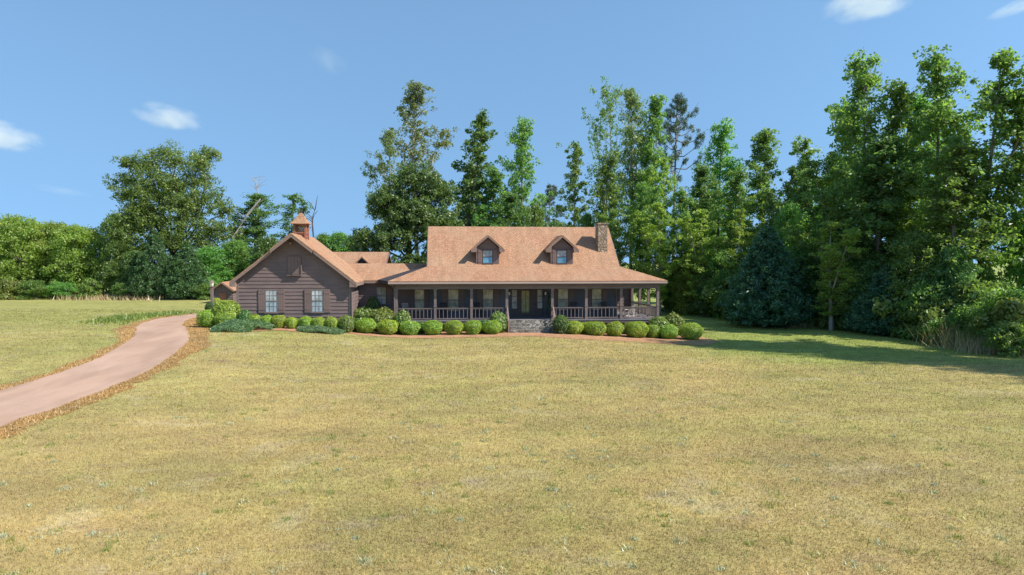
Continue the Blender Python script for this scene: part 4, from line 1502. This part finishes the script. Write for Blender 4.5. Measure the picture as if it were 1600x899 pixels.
# dead snags
for nm, pts, rr, lab in (('dead_tree', [(345, 470, 88), (352, 410, 88), (364, 372, 88), (385, 338, 88), (407, 311, 88)], [.26, .24, .21, .17, .10], 'thick bare dead trunk leaning right among the trees left of the garage'),
                         ('dead_tree', [(402, 420, 95), (404, 340, 95), (404, 305, 95), (399, 285, 95), (391, 276, 95)], [.14, .12, .09, .06, .03], 'thin bare dead tree whose crooked top shows against the sky'),
                         ('dead_tree', [(489, 420, 70), (490, 372, 70), (488, 350, 70), (489, 338, 70), (493, 326, 70)], [.09, .08, .07, .05, .02], 'slim bare dead stem rising beside the cupola')):
    P3 = [at(*p) for p in pts]
    P3[0][2] = float(gz(P3[0][0], P3[0][1])) - .2
    base = Vector(P3[0])
    mb = MB()
    mb.tube([Vector(p) - base for p in P3], rr, 7)
    rg = np.random.default_rng(len(lab))
    for k in range(7):
        t = rg.uniform(.55, 1)
        i = min(3, int(t * 4)); f_ = t * 4 - i
        a = Vector(P3[i]).lerp(Vector(P3[i + 1]), f_) - base
        d = Vector((rg.normal(0, 1), rg.normal(0, .4), rg.uniform(0, .9))).normalized() * rg.uniform(.6, 1.8)
        mb.tube([a, a + d * .5 + Vector((0, 0, .1)), a + d], [.05, .03, .012], 5)
    tag(mb.build(nm, M['bark_pale'] if rr[0] > .1 else M['bark_dark'], None, base), lab, 'dead tree')

# ------------------------------------------------------------------ trees behind the house
stand('evergreen', 640, 250, 73, 182, rz=R(8), label='big dense dark evergreen with rounded lobes behind the left end of the main roof')
stand('sparse', 655, 136, 86, 92, label='tall pale sparse tree rising above the big dark evergreen')
stand('sparse', 606, 206, 84, 62, label='shorter pale sparse tree at the left shoulder of the dark evergreen')
stand('lean', 712, 180, 80, 60, rz=R(5), label='slender tree leaning right just right of the dark evergreen')
stand('tallD', 736, 262, 84, 54, label='dark narrow tree behind the leaning slender tree')
stand('tallB', 775, 268, 80, 56, label='narrow tree above the left dormer, left of the taller pointed one')
stand('tallA', 815, 192, 82, 66, label='pointed tall tree standing behind the roof between the two dormers')
stand('pineB', 857, 290, 110, 52, label='small distant pine seen over the ridge between two tall trees')
stand('slim', 893, 224, 84, 40, label='thin wispy tree alone against the sky left of the chimney')
stand('tallA', 945, 246, 78, 62, label='leafy tree directly behind the stone chimney')
stand('forked', 950, 142, 88, 62, rz=R(-20), label='tall sparse forked tree whose two bare tops part above the chimney tree')
stand('sparse', 985, 142, 84, 74, label='tallest pale stemmed tree right of the forked one')
stand('tallB', 1014, 158, 82, 56, label='tall loose tree between the pale stemmed tree and the pine')
stand('pineA', 1052, 148, 86, 92, rz=R(30), label='tall dark pine with a tufted head rising over the wood')
stand('tallF', 1040, 250, 78, 54, label='yellowish tree in front of the lower trunk of the tall pine')
stand('tallA', 1120, 198, 80, 74, label='broad topped tree right of the tall pine')
stand('tallB', 1190, 206, 76, 70, label='tall tree above the left side of the big dark cedar')
stand('slim', 1255, 218, 74, 56, label='slender pointed tree in the dip before the right hand wood')
stand('tallE', 1290, 280, 66, 96, label='lower full tree at the left foot of the tallest wood')
GB = 'filling trees in the wood behind the house'
LB = 'one of the lower leafy trees filling the wood behind the house, below the tall crowns'
for px, yt, Y, wp, k in ((752, 322, 78, 60, 'tallC'), (795, 305, 76, 58, 'tallD'), (838, 318, 78, 50, 'bushC'), (918, 330, 80, 44, 'bushC'), (968, 330, 74, 60, 'tallC'), (1000, 290, 76, 60, 'tallC'),
                         (1030, 320, 72, 66, 'tallF'), (1065, 300, 74, 60, 'tallA'), (1092, 262, 76, 58, 'tallD'), (1100, 330, 70, 66, 'tallF'), (1145, 270, 72, 66, 'tallA'), (1150, 330, 68, 60, 'tallF'),
                         (1220, 265, 70, 66, 'tallC'), (1235, 315, 66, 66, 'bushC'), (1075, 392, 72, 60, 'bushA'), (1125, 390, 69, 60, 'bushC'), (720, 350, 76, 60, 'bushD'), (775, 350, 74, 60, 'bushC'),
                         (870, 345, 95, 60, 'bushD'), (1110, 300, 90, 80, 'tallB'), (1250, 300, 84, 80, 'tallD')):
    stand(k, px, yt, Y, wp, label=LB, group=GB)

# ------------------------------------------------------------------ the wood on the right
stand('cedarA', 1197, 352, 58, 128, label='big dark blue green cedar standing at the wood edge right of the house')
stand('cedarA', 1385, 412, 50.5, 105, label='smaller dark cedar at the wood edge among wild shrubs')
stand('tallA', 1350, 92, 56, 104, label='tall tree with a feathery open top, left end of the tallest wood')
stand('tallB', 1398, 140, 56, 80, label='tall tree just right of the feathery topped one')
stand('tallA', 1462, 92, 53, 116, label='tall tree with a pointed top in the middle of the right hand wood')
stand('tallC', 1530, 96, 49, 150, label='broad bright topped tree near the right edge of the wood')
stand('tallB', 1600, 150, 47, 100, label='tall tree cut by the right edge of the view')
GR = 'filling trees in the wood on the right'
LR = 'one of the leafy trees filling the thick wood on the right'
for px, yt, Y, wp, k in ((1320, 240, 58, 100, 'tallC'), (1375, 220, 54, 100, 'tallD'), (1420, 250, 54, 90, 'tallF'), (1485, 230, 48, 120, 'tallA'), (1600, 330, 47, 90, 'bushC'),
                         (1300, 350, 54, 80, 'tallF'), (1430, 360, 49, 90, 'bushC'), (1490, 385, 46, 90, 'bushD'), (1560, 440, 45, 70, 'bushD'), (1270, 330, 60, 90, 'tallC'),
                         (1330, 170, 66, 90, 'tallB'), (1440, 160, 60, 100, 'tallB'), (1290, 270, 70, 90, 'tallC'), (1400, 300, 58, 110, 'tallC')):
    stand(k, px, yt, Y, wp, label=LR, group=GR)
GO = 'trees of the right hand wood beyond the frame'
for x, y, h, k in ((40.5, 36.5, 23, 'highcrown'), (44.5, 32.5, 23, 'highcrown'), (48, 27, 24, 'highcrown'), (51, 22, 23, 'highcrown'), (47, 17.5, 21, 'highcrown')):
    plant(k, x, y, h, label='leafy tree of the wood that throws its shadow over the right lawn', group=GO)
GS2 = 'wild shrubs along the wood edge'
LS = 'one of the wild shrubs tangled along the foot of the wood'
edge = [(1048, 488), (1085, 492), (1120, 497), (1150, 503), (1250, 510), (1290, 513), (1330, 517), (1350, 520), (1420, 530), (1455, 535), (1490, 541), (1540, 548), (1580, 553), (1620, 560)]
for i, p in enumerate(edge):
    x, y = ground(*p)
    for k in range(3):
        if k == 0 and 1290 < p[0] < 1350:
            continue
        plant(('shrubA', 'shrubB', 'shrubC')[(i + k) % 3], x + rnd.uniform(-.8, .8) + k * .9, y + rnd.uniform(.4, 1.2) + k * 1.5, rnd.uniform(1.2, 2.0) + k * 1.2, label=LS, group=GS2)
for px, pb in ((1240, 509), (1268, 512), (1296, 515), (1322, 517), (1346, 520), (1408, 529), (1444, 534), (1476, 539), (1520, 545), (1562, 552), (1596, 556)):
    x, y = ground(px, pb)
    plant('shrubC', x, y + rnd.uniform(0, .6), rnd.uniform(.7, 1.3), label=LS, group=GS2)
# low trees to close the wood behind the undergrowth
for i in range(3, 13):
    t = i / 12
    x = 37.5 - 14 * t + rnd.uniform(-1, 1); y = 40 + 35 * t + rnd.uniform(-1, 1)
    plant(('bushD', 'bushC')[i % 2], x + 2.2, y + 1.5, rnd.uniform(5, 8), label=LR, group=GR)

# ------------------------------------------------------------------ garden shrubs
def shrub_mesh(name, seed, rx, ry, h, n_, size, leaf_m, power=2.6, loose=.0, up=.35, undercut=.25):
    r = np.random.default_rng(seed)
    d = r.normal(0, 1, (n_, 3)); d /= np.linalg.norm(d, axis=1)[:, None]
    k = (np.abs(d[:, 0]) ** power + np.abs(d[:, 1]) ** power + np.abs(d[:, 2]) ** power) ** (-1 / power)
    p = d * k[:, None]
    ph = r.uniform(0, 6, 6)
    lump = 1 + .07 * np.sin(3 * p[:, 0] + ph[0]) * np.sin(3.3 * p[:, 1] + ph[1]) + .05 * np.sin(6 * p[:, 0] + ph[2]) * np.sin(5.5 * p[:, 2] + ph[3]) + .025 * np.sin(11 * p[:, 1] + ph[4])
    depth = 1 - (r.random(n_) ** 2.2) * (.16 + loose) + r.normal(0, .012 + loose * .25, n_)
    p = p * (lump * depth)[:, None]
    low = np.clip(-p[:, 2], 0, 1)
    p[:, 0] *= 1 - undercut * low ** 1.6; p[:, 1] *= 1 - undercut * low ** 1.6
    pos = p * np.array([rx, ry, h / 2]) + np.array([0, 0, h / 2 * 1.0])
    keep = pos[:, 2] > .02
    pos, d = pos[keep], d[keep]
    m_ = len(pos)
    nr = d * 1.0 + r.normal(0, .6, (m_, 3)); nr[:, 2] += up
    nr /= np.linalg.norm(nr, axis=1)[:, None]
    a = r.normal(0, 1, (m_, 3)); a -= nr * np.sum(a * nr, 1)[:, None]; a /= np.linalg.norm(a, axis=1)[:, None]
    b_ = np.cross(nr, a)
    s = size * r.uniform(.6, 1.4, m_)
    L, W = a * s[:, None], b_ * (s * .55)[:, None]
    q = np.stack([pos - L, pos + W, pos + L, pos - W], 1).reshape(-1, 3)
    # dark twiggy heart so that nothing shows through
    hv, hf = [], []
    S, T_ = 18, 10
    for i in range(T_ + 1):
        t = math.pi * i / T_
        for j in range(S):
            f_ = 2 * math.pi * j / S
            dd = np.array([math.sin(t) * math.cos(f_), math.sin(t) * math.sin(f_), math.cos(t)])
            kk = (abs(dd[0]) ** power + abs(dd[1]) ** power + abs(dd[2]) ** power) ** (-1 / power) * (.80 - loose)
            pp = dd * kk
            lo = max(0, -pp[2])
            hv.append((pp[0] * rx * (1 - undercut * lo ** 1.6), pp[1] * ry * (1 - undercut * lo ** 1.6), pp[2] * h / 2 + h / 2))
    for i in range(T_):
        for j in range(S):
            hf += [i * S + j, (i + 1) * S + j, (i + 1) * S + (j + 1) % S, i * S + (j + 1) % S]
    off = len(q)
    V = np.concatenate([q, np.array(hv)])
    Fc = np.concatenate([np.arange(off), np.array(hf) + off])
    mi = np.concatenate([np.zeros(off // 4, int), np.ones(len(hf) // 4, int)])
    return raw_mesh(name, V, Fc, 4, [leaf_m, M['leaf_dark']], mi)


BOX = [shrub_mesh('boxwood', 81 + i, .5, .5, .8, 5200, .028, M['leaf_box'], (2.5, 2.9, 3.1)[i]) for i in range(3)]
AZ = [shrub_mesh('azalea', 91 + i, .5, .5, .9, 3000, .045, M['leaf_azalea'], 2.1, .14, .5, .1) for i in range(2)]
DKS = shrub_mesh('dark_shrub', 95, .5, .5, .9, 2600, .05, M['leaf_dark'], 2.1, .14, .5, .1)


def garden(me_, name, px, ytop, wpx, Y, label, cat, group):
    x = at(px, 500, Y)[0]
    sc_ = (Y * math.cos(YAW) + x * math.sin(YAW)) / F
    o = bpy.data.objects.new(name, me_)
    COL.objects.link(o)
    wd = wpx * sc_ * .95
    g_ = float(gz(x, Y))
    rh = .9 if me_ in AZ or me_ is DKS else .8
    o.location = (x, Y, g_ - .03)
    o.scale = (wd, wd * rnd.uniform(.92, 1.08), (at(px, ytop, Y)[2] - g_ + .03) / rh)
    o.rotation_euler = (R(rnd.uniform(-5, 5)), R(rnd.uniform(-5, 5)), rnd.uniform(0, 6.28))
    return tag(o, label, cat, group)


GX_ = 'clipped boxwoods in the bed before the porch'
ORD = ['first', 'second', 'third', 'fourth', 'fifth', 'sixth', 'seventh', 'eighth', 'ninth']
left = [(573, 498, 33, 49.1), (606.5, 500, 34, 49.1), (639.5, 502, 31, 49.2), (675.5, 501, 33, 49.1), (709.5, 501, 30, 49.15), (740, 501, 29, 49.15), (769.5, 501, 30, 49.2)]
for i, (px, yt, wp, Y) in enumerate(left):
    garden(BOX[i % 3], 'boxwood_bush', px, yt, wp, Y, 'clipped bright green boxwood left of the stone steps, %s from the left in its row' % ORD[i], 'boxwood', GX_)
right = [(896, 502, 29, 49.5), (930, 503, 31, 49.4), (961.5, 503, 31, 49.4), (994, 503, 36, 49.3), (1021, 507, 21, 49.5), (1046.5, 508, 29, 49.1), (1080, 505, 35, 49.0)]
for i, (px, yt, wp, Y) in enumerate(right):
    garden(BOX[(i + 1) % 3], 'boxwood_bush', px, yt, wp, Y, 'clipped bright green boxwood right of the stone steps, %s from the steps in its row' % ORD[i], 'boxwood', GX_)
garden(BOX[2], 'boxwood_bush', 914, 504, 20, 50.2, 'small boxwood half hidden between the first two right of the steps', 'boxwood', GX_)
GG = 'clipped boxwoods in the bed before the garage'
for i, (px, yt, wp, Y) in enumerate([(399, 492, 19, 48.8), (417, 493, 19, 48.6), (436, 493, 22, 48.6), (456, 496, 21, 48.5), (477, 495, 21, 48.6), (498, 496, 21, 48.6), (519, 495, 20, 48.6), (537, 496, 19, 48.7)]):
    garden(BOX[i % 3], 'boxwood_bush', px, yt, wp, Y, 'small clipped boxwood under the garage gable, %s from the left' % ORD[i], 'boxwood', GG)
GL = 'clipped shrubs beside the driveway'
garden(BOX[1], 'boxwood_bush', 325, 485, 31, 48.9, 'boxy clipped shrub at the driveway edge, nearest the drive', 'boxwood', GL)
garden(BOX[0], 'boxwood_bush', 354.5, 470, 41, 49.3, 'largest round yellow green shrub at the left corner of the garage', 'boxwood', GL)
garden(BOX[2], 'boxwood_bush', 352, 490, 31, 48.4, 'low clipped shrub before the largest round one at the garage corner', 'boxwood', GL)
garden(DKS, 'holly_shrub', 381, 484, 23, 48.8, 'dark blue green shrub right of the largest round boxwood', 'shrub', None)
garden(DKS, 'dark_shrub', 331, 473, 20, 62.5, 'low dark shrub at the foot of the wooden lamp post', 'shrub', None)
garden(BOX[1], 'boxwood_bush', 338, 466, 13, 70, 'tiny round shrub before the small shed', 'boxwood', None)
# loose flowering shrubs round the porch corners
garden(AZ[0], 'azalea_shrub', 568, 481, 44, 51.4, 'spreading pale leafed shrub at the right corner of the garage', 'shrub', None)
garden(AZ[1], 'azalea_shrub', 598, 482, 42, 50.9, 'tall loose shrub under the wing window', 'shrub', None)
garden(AZ[0], 'azalea_shrub', 629, 486, 28, 50.0, 'loose shrub at the left corner post of the porch', 'shrub', None)
garden(DKS, 'dark_shrub', 583, 464, 26, 52.6, 'dark upright shrub against the wing wall left of its window', 'shrub', None)
garden(DKS, 'dark_shrub', 556, 498, 28, 49.6, 'dark low shrub between the garage corner and the first porch boxwood', 'shrub', None)
garden(AZ[1], 'azalea_shrub', 541, 493, 22, 48.5, 'scrubby shrub at the end of the garage boxwood row', 'shrub', None)
garden(DKS, 'dark_shrub', 657, 503, 22, 50.1, 'dull shrub in the gap between two porch boxwoods below the first railing', 'shrub', None)
garden(AZ[0], 'azalea_shrub', 780, 488, 28, 50.0, 'tall fresh green shrub left of the stone steps', 'shrub', None)
garden(DKS, 'dark_shrub', 756, 500, 20, 50.1, 'dark shrub between the last two boxwoods left of the steps', 'shrub', None)
garden(DKS, 'dark_shrub', 877, 493, 27, 49.4, 'dark rounded shrub just right of the stone steps', 'shrub', None)
garden(AZ[1], 'azalea_shrub', 1030, 496, 38, 50.0, 'low spreading shrub under the right corner of the porch', 'shrub', None)
garden(AZ[0], 'azalea_shrub', 1053, 490, 36, 51.2, 'rusty tipped shrub beyond the right corner of the porch', 'shrub', None)


# mounds of creeping juniper
def juniper(name, pts, hgt, seed, label):
    r = np.random.default_rng(seed)
    c = np.array([ground(*p) for p in pts])
    cen = c.mean(0)
    n_ = 22000
    u = r.random((n_, 2)) * (c.max(0) - c.min(0)) + c.min(0)
    rx, ry = (c.max(0) - c.min(0)) / 2
    mid = (c.max(0) + c.min(0)) / 2
    e = ((u[:, 0] - mid[0]) / rx) ** 2 + ((u[:, 1] - mid[1]) / ry) ** 2
    wv = 1 + .18 * np.sin(u[:, 0] * 3.1 + seed) + .12 * np.sin(u[:, 1] * 4.3)
    kp = e < wv
    u, e = u[kp], e[kp]
    z = hgt * np.clip(1 - e, 0, 1) ** .6 * (.75 + .25 * np.sin(u[:, 0] * 2.2 + seed) * np.sin(u[:, 1] * 3)) + r.random(len(u)) * .1
    pos = np.stack([u[:, 0], u[:, 1], gz(u[:, 0], u[:, 1]) + z + .02], -1)
    m_ = len(pos)
    nr = r.normal(0, .7, (m_, 3)); nr[:, 2] += .9; nr /= np.linalg.norm(nr, axis=1)[:, None]
    a = r.normal(0, 1, (m_, 3)); a -= nr * np.sum(a * nr, 1)[:, None]; a /= np.linalg.norm(a, axis=1)[:, None]
    b_ = np.cross(nr, a)
    s = .065 * r.uniform(.6, 1.4, m_)
    q = np.stack([pos - a * s[:, None], pos + b_ * (s * .35)[:, None], pos + a * s[:, None], pos - b_ * (s * .35)[:, None]], 1).reshape(-1, 3)
    o = bpy.data.objects.new(name, raw_mesh(name, q - np.array([cen[0], cen[1], 0]), np.arange(len(q)), 4, [M['leaf_juniper']]))
    o.location = (cen[0], cen[1], 0)
    COL.objects.link(o)
    tag(o, label, 'juniper', 'creeping junipers before the garage')


juniper('creeping_juniper', [(324, 517), (423, 517), (375, 520), (375, 509)], .62, 5, 'wide blue green mound of creeping juniper near the driveway')
juniper('creeping_juniper', [(454, 519), (545, 519), (500, 522), (500, 513)], .32, 6, 'flat blue green mat of creeping juniper under the right garage window')

# potted topiary beside the front door
x, y = 8.35 - .30, 53.0
pt = empty('potted_topiary', (x, y, DK), 0, 'slim dark conical topiary in an urn right of the front door', 'potted plant')
mb = MB(); mb.lathe((0, 0, 0), [(.14, 0), (.15, .05), (.08, .1), (.08, .16), (.2, .26), (.27, .44), (.30, .5), (.27, .52)], 16)
mb.build('urn', M['door'], pt)
T = Tree(99); T.limb((0, 0, .5), (0, 0, 1.95), .03, .01, .01)
for i in range(60):
    z = .55 + 1.4 * i / 60
    k = 1 - i / 60
    az = i * 2.4
    T.clump((math.cos(az) * .2 * k, math.sin(az) * .2 * k, z), .09, (math.cos(az), math.sin(az), .3))
tm, lm = T.meshes('topiary', M['leaf_cedar'], M['bark_dark'], 26, .04)
for nm, me_ in (('stem', tm), ('foliage', lm)):
    c = bpy.data.objects.new(nm, me_); COL.objects.link(c); c.parent = pt

# lamp post beside the drive
x, y = at(331.5, 482, 64)[0], 64
lp = empty('lamp_post', (x, y, float(gz(x, y))), 0, 'brown wooden lamp post with a pale lantern beside the driveway end', 'lamp post')
mb = MB(); mb.box(-.1, .1, -.1, .1, -.3, 2.15); mb.box(-.14, .14, -.14, .14, 2.152, 2.2); mb.build('post', M['trim'], lp)
mb = MB(); mb.lathe((0, 0, 2.2), [(.08, 0), (.16, .12), (.19, .34), (.21, .36)], 6); mb.build('lantern', M['lantern'], lp)
mb = MB(); mb.lathe((0, 0, 2.56), [(.25, 0), (.12, .14), (.05, .2), (.04, .3)], 6); mb.build('cap', M['soffit'], lp)

# small shed far left
SY = 74.0
sx0, sx1 = at(334, 470, SY)[0], at(363.5, 470, SY)[0]
sxc = (sx0 + sx1) / 2
sg = float(gz(sxc, SY))
shed = empty('garden_shed', (sxc, SY, sg), 0, 'small brown gabled shed half hidden behind the round shrub left of the garage', 'shed')
hw = (sx1 - sx0) / 2
ez = at(347, 457, SY)[2] - sg
az_ = at(347, 440.5, SY)[2] - sg
mb = MB()
laps(mb, lambda u, o, z: (u, -o, z), lambda z: -min(hw, max(0, (az_ - z) / .8)), lambda z: min(hw, max(0, (az_ - z) / .8)), .05, az_ - .15, .2)
laps(mb, lambda u, o, z: (hw + o, u, z), c_(0), c_(3.4), .05, ez + .05, .2)
mb.prism([(-hw, -.2), (hw, -.2), (hw, ez), (0, az_ - .12), (-hw, ez)], 'y', .01, 3.4)
mb.build('wall', M['siding'], shed)
mb = gable_roof_y('', 0, az_, .72, -hw - .3, hw + .3, -.45, 3.7, .06, None); mb.build('roof', M['roof'], shed)
mb = MB()
for s in (-1, 1):
    mb.beam((0, -.46, az_ - .14), (s * (hw + .29), -.46, az_ - .14 - .72 * (hw + .29)), .04, .15, 0, (0, 1, 0))
mb.build('rake_board', M['soffit'], shed)
mb = MB(); mb.box(-.32, .28, -.07, 0, .05, ez - .05); mb.box(-.38, -.325, -.09, 0, .05, ez); mb.box(.285, .34, -.09, 0, .05, ez); mb.build('door', M['redwood'], shed)


# ------------------------------------------------------------------ grasses and weeds
def blades(name, pos, hgt, wid, mt, seed, lie=.9):
    r = np.random.default_rng(seed)
    n_ = len(pos)
    az = r.uniform(0, 2 * math.pi, n_)
    ln = r.uniform(.1, lie, n_)
    h = hgt * r.uniform(.55, 1.35, n_)
    tip = pos + np.stack([np.cos(az) * ln * h, np.sin(az) * ln * h, h * np.sqrt(np.clip(1 - ln ** 2 * .75, .08, 1))], -1)
    a2 = az + math.pi / 2 + r.normal(0, .6, n_)
    s = np.stack([np.cos(a2), np.sin(a2), np.zeros(n_)], -1) * (wid * r.uniform(.6, 1.4, n_))[:, None] * .5
    V = np.stack([pos - s, pos + s, tip], 1).reshape(-1, 3)
    return raw_mesh(name, V, np.arange(n_ * 3), 3, [mt])


def inside(poly, x, y):
    c = np.zeros(len(x), bool)
    j = len(poly) - 1
    for i in range(len(poly)):
        xi, yi = poly[i]; xj, yj = poly[j]
        k = ((yi > y) != (yj > y)) & (x < (xj - xi) * (y - yi) / (yj - yi + 1e-12) + xi)
        c ^= k
        j = i
    return c


rg = np.random.default_rng(5)
n_ = 620000
d = 9.5 * (62 / 9.5) ** rg.random(n_)
th = rg.uniform(-.80, .80, n_) + YAW
bx, by = d * np.sin(th) / np.cos(th - YAW), d * np.cos(th) / np.cos(th - YAW)
keep = ~inside(np.concatenate([DLo * .72 + DL * .28, (DRo * .72 + DR * .28)[::-1]]), bx, by)
keep &= ~((by > 49.0) & (bx > -15.5) & (bx < 17)) & (bx < 37 - (by - 36) * .34)
fr_y = np.interp(bx, [-16, -14.5, -4, 3, 8, 14, 18, 19], [99, 46.8, 47.4, 48.0, 48.1, 47.9, 47.7, 99])
keep &= by < fr_y
bx, by, d = bx[keep], by[keep], d[keep]
pos = np.stack([bx, by, gz(bx, by)], -1)
o = bpy.data.objects.new('lawn_grass', blades('lawn_grass', pos, 0.044 * (d / 12) ** .28, .0115 * (d / 12) ** .75, M['blades'], 6))
COL.objects.link(o)
tag(o, 'short dry mown grass in tan and pale green over the whole lawn', 'grass', None, 'stuff')

# weed rosettes and darker tufts dotted over the lawn
cl = []
for nm, cnt, hh, ww, mt, rad, lab in (('lawn_weeds', 260, .07, .022, 'leaf_rosette', .11, 'pale grey green weed rosettes dotted over the lawn'), ('grass_tufts', 420, .085, .016, 'leaf_weed', .16, 'small greener tufts of longer grass dotted over the lawn')):
    k_ = rg.integers(0, len(pos), cnt)
    c0 = pos[k_]
    m_ = 34
    p3 = np.repeat(c0, m_, axis=0) + np.concatenate([rg.normal(0, 1, (cnt * m_, 2)) * np.repeat(rg.uniform(.3, 1.3, cnt) * rad, m_)[:, None], np.zeros((cnt * m_, 1))], 1)
    o = bpy.data.objects.new(nm, blades(nm, p3, hh, ww, M[mt], 40 + cnt, .97))
    COL.objects.link(o); tag(o, lab, 'weeds' if nm == 'lawn_weeds' else 'grass', None, 'stuff')

# ragged weeds at the inner bend of the drive, tan broom grass at the far field edge
a = np.array([ground(*p) for p in [(176, 505), (205, 497), (250, 493), (300, 490)]])
t = rg.random(2600)
cx = np.interp(t, np.linspace(0, 1, 4), a[:, 0]); cy = np.interp(t, np.linspace(0, 1, 4), a[:, 1])
px_ = cx + rg.normal(0, .8, 2600) - .5; py_ = cy + rg.normal(0, 1.3, 2600)
o = bpy.data.objects.new('weeds', blades('weeds', np.stack([px_, py_, gz(px_, py_)], -1), .20, .10, M['leaf_weed'], 9, .95))
COL.objects.link(o); tag(o, 'strip of fresh green weeds at the inner bend of the driveway', 'weeds', None, 'stuff')
a0, a1 = at(110, 465, 84), at(255, 465, 80)
t = rg.random(5000)
t = t[(np.sin(t * 31) + np.sin(t * 71 + 1) + rg.normal(0, .7, 5000)) > .9]
k_ = len(t)
px_ = a0[0] + (a1[0] - a0[0]) * t + rg.normal(0, .8, k_); py_ = a0[1] + (a1[1] - a0[1]) * t + rg.normal(0, 1.2, k_)
o = bpy.data.objects.new('tall_dry_grass', blades('tall_dry_grass', np.stack([px_, py_, gz(px_, py_)], -1), .62, .09, M['straw'], 10, .85))
COL.objects.link(o); tag(o, 'tan uncut grass along the foot of the trees left of the cedars', 'dry grass', None, 'stuff')
# loose dry straw on the verges and the beds
k_ = 26000
u = rg.random(k_); v = rg.random(k_) ** 1.1
ii = (u * 419).astype(int)
pa = DR[ii] + (DRo[ii] - DR[ii]) * (v * 1.12 - .03)[:, None]
pb = DL[ii] + (DLo[ii] - DL[ii]) * (v * 1.12 - .03)[:, None]
pp = np.concatenate([pa, pb[: k_ // 2]]) + rg.normal(0, .04, (k_ + k_ // 2, 2))
o = bpy.data.objects.new('dry_straw', blades('dry_straw', np.stack([pp[:, 0], pp[:, 1], gz(pp[:, 0], pp[:, 1]) + .015], -1), .07, .03, M['rust'], 17, .98))
COL.objects.link(o); tag(o, 'loose rusty straw and dead grass lying along both driveway edges', 'straw', None, 'stuff')
GW = 'dry weed clumps at the wood edge'
for px, pb, wd, hg, lab in ((1503, 541, 2.2, 2.0, 'feathery brownish dry weed clump at the wood edge, leftmost of the three tall ones'), (1540, 546, 2.6, 1.6, 'straw coloured tall weed clump at the wood edge, middle of the three tall ones'), (1582, 552, 3.0, 1.3, 'low pale weed clump cut by the right frame edge at the foot of the wood'), (1252, 512, 1.6, .7, 'low straw coloured weeds right of the big dark cedar')):
    x, y = ground(px, pb)
    r_ = rg.normal(0, .42, (900, 2)) * wd
    p3 = np.stack([r_[:, 0], r_[:, 1] * .7, np.zeros(900)], -1)
    o = bpy.data.objects.new('dry_weed_clump', blades('dry_weed_clump', p3, hg * .8, .055, M['straw'], int(px), .93))
    o.location = (x, y + .3, float(gz(x, y))); COL.objects.link(o)
    tag(o, lab, 'weeds', GW)


# ------------------------------------------------------------------ a few small clouds, far off
def cloudmat(name, dens, seed, soft):
    m = bpy.data.materials.new(name)
    m.use_nodes = True
    n, l = m.node_tree.nodes, m.node_tree.links
    n.clear()
    out = n.new('ShaderNodeOutputMaterial')
    v = n.new('ShaderNodeVolumePrincipled')
    v.inputs['Color'].default_value = (1, 1, 1, 1)
    v.inputs['Anisotropy'].default_value = 0.0
    t = n.new('ShaderNodeTexCoord')
    ln = n.new('ShaderNodeVectorMath'); ln.operation = 'LENGTH'
    l.new(t.outputs['Object'], ln.inputs[0])
    mpp = n.new('ShaderNodeMapping'); mpp.inputs['Location'].default_value = (seed, seed * .7, 0); mpp.inputs['Scale'].default_value = (1.5, 1.0, .9)
    l.new(t.outputs['Object'], mpp.inputs[0])
    f = noise(n, l, mpp.outputs[0], 1.3, 4, 0.55, 0.3)
    fall = mth(n, l, 'SUBTRACT', 1.0, ln.outputs['Value'])
    k = mth(n, l, 'ADD', mth(n, l, 'MULTIPLY', fall, 0.9), mth(n, l, 'MULTIPLY', mth(n, l, 'SUBTRACT', f, soft), 2.0))
    k = mth(n, l, 'MULTIPLY', mth(n, l, 'MINIMUM', mth(n, l, 'MAXIMUM', k, 0.0), 1.0), dens)
    k = mth(n, l, 'MULTIPLY', k, mth(n, l, 'MINIMUM', mth(n, l, 'MULTIPLY', mth(n, l, 'MAXIMUM', fall, 0.0), 5.0), 1.0))
    l.new(k, v.inputs['Density'])
    l.new(v.outputs[0], out.inputs['Volume'])
    return m


CLD = 900.0
for i, (px, py, wp, hp, dens, lab) in enumerate(((1357, 5, 132, 42, .026, 'white cloud cut by the top of the view above the right hand wood'), (264, 183, 88, 30, .018, 'small white cloud in the sky above the great oak'), (2, 212, 84, 42, .022, 'white cloud cut by the left edge of the view'),
                                                 (513, 96, 50, 18, .004, 'faint wisp of cloud high in the sky left of the house'), (100, 299, 34, 12, .004, 'faint wisp of cloud low over the left field row'), (1602, 6, 44, 22, .022, 'small cloud in the top right corner of the view'))):
    c = at(px, py, CLD)
    sc_ = CLD / F
    me = bpy.data.meshes.new('cloud')
    bmv = MB(); bmv.lathe((0, 0, 0), [(math.sin(math.pi * k / 12) + 1e-4, -math.cos(math.pi * k / 12)) for k in range(13)], 20)
    o = bmv.build('cloud', cloudmat('cloud_vapour', dens, i * 3.7 + 1, .52))
    o.location = c
    o.scale = (wp * .55 * sc_, 70, hp * .55 * sc_)
    tag(o, lab, 'cloud')
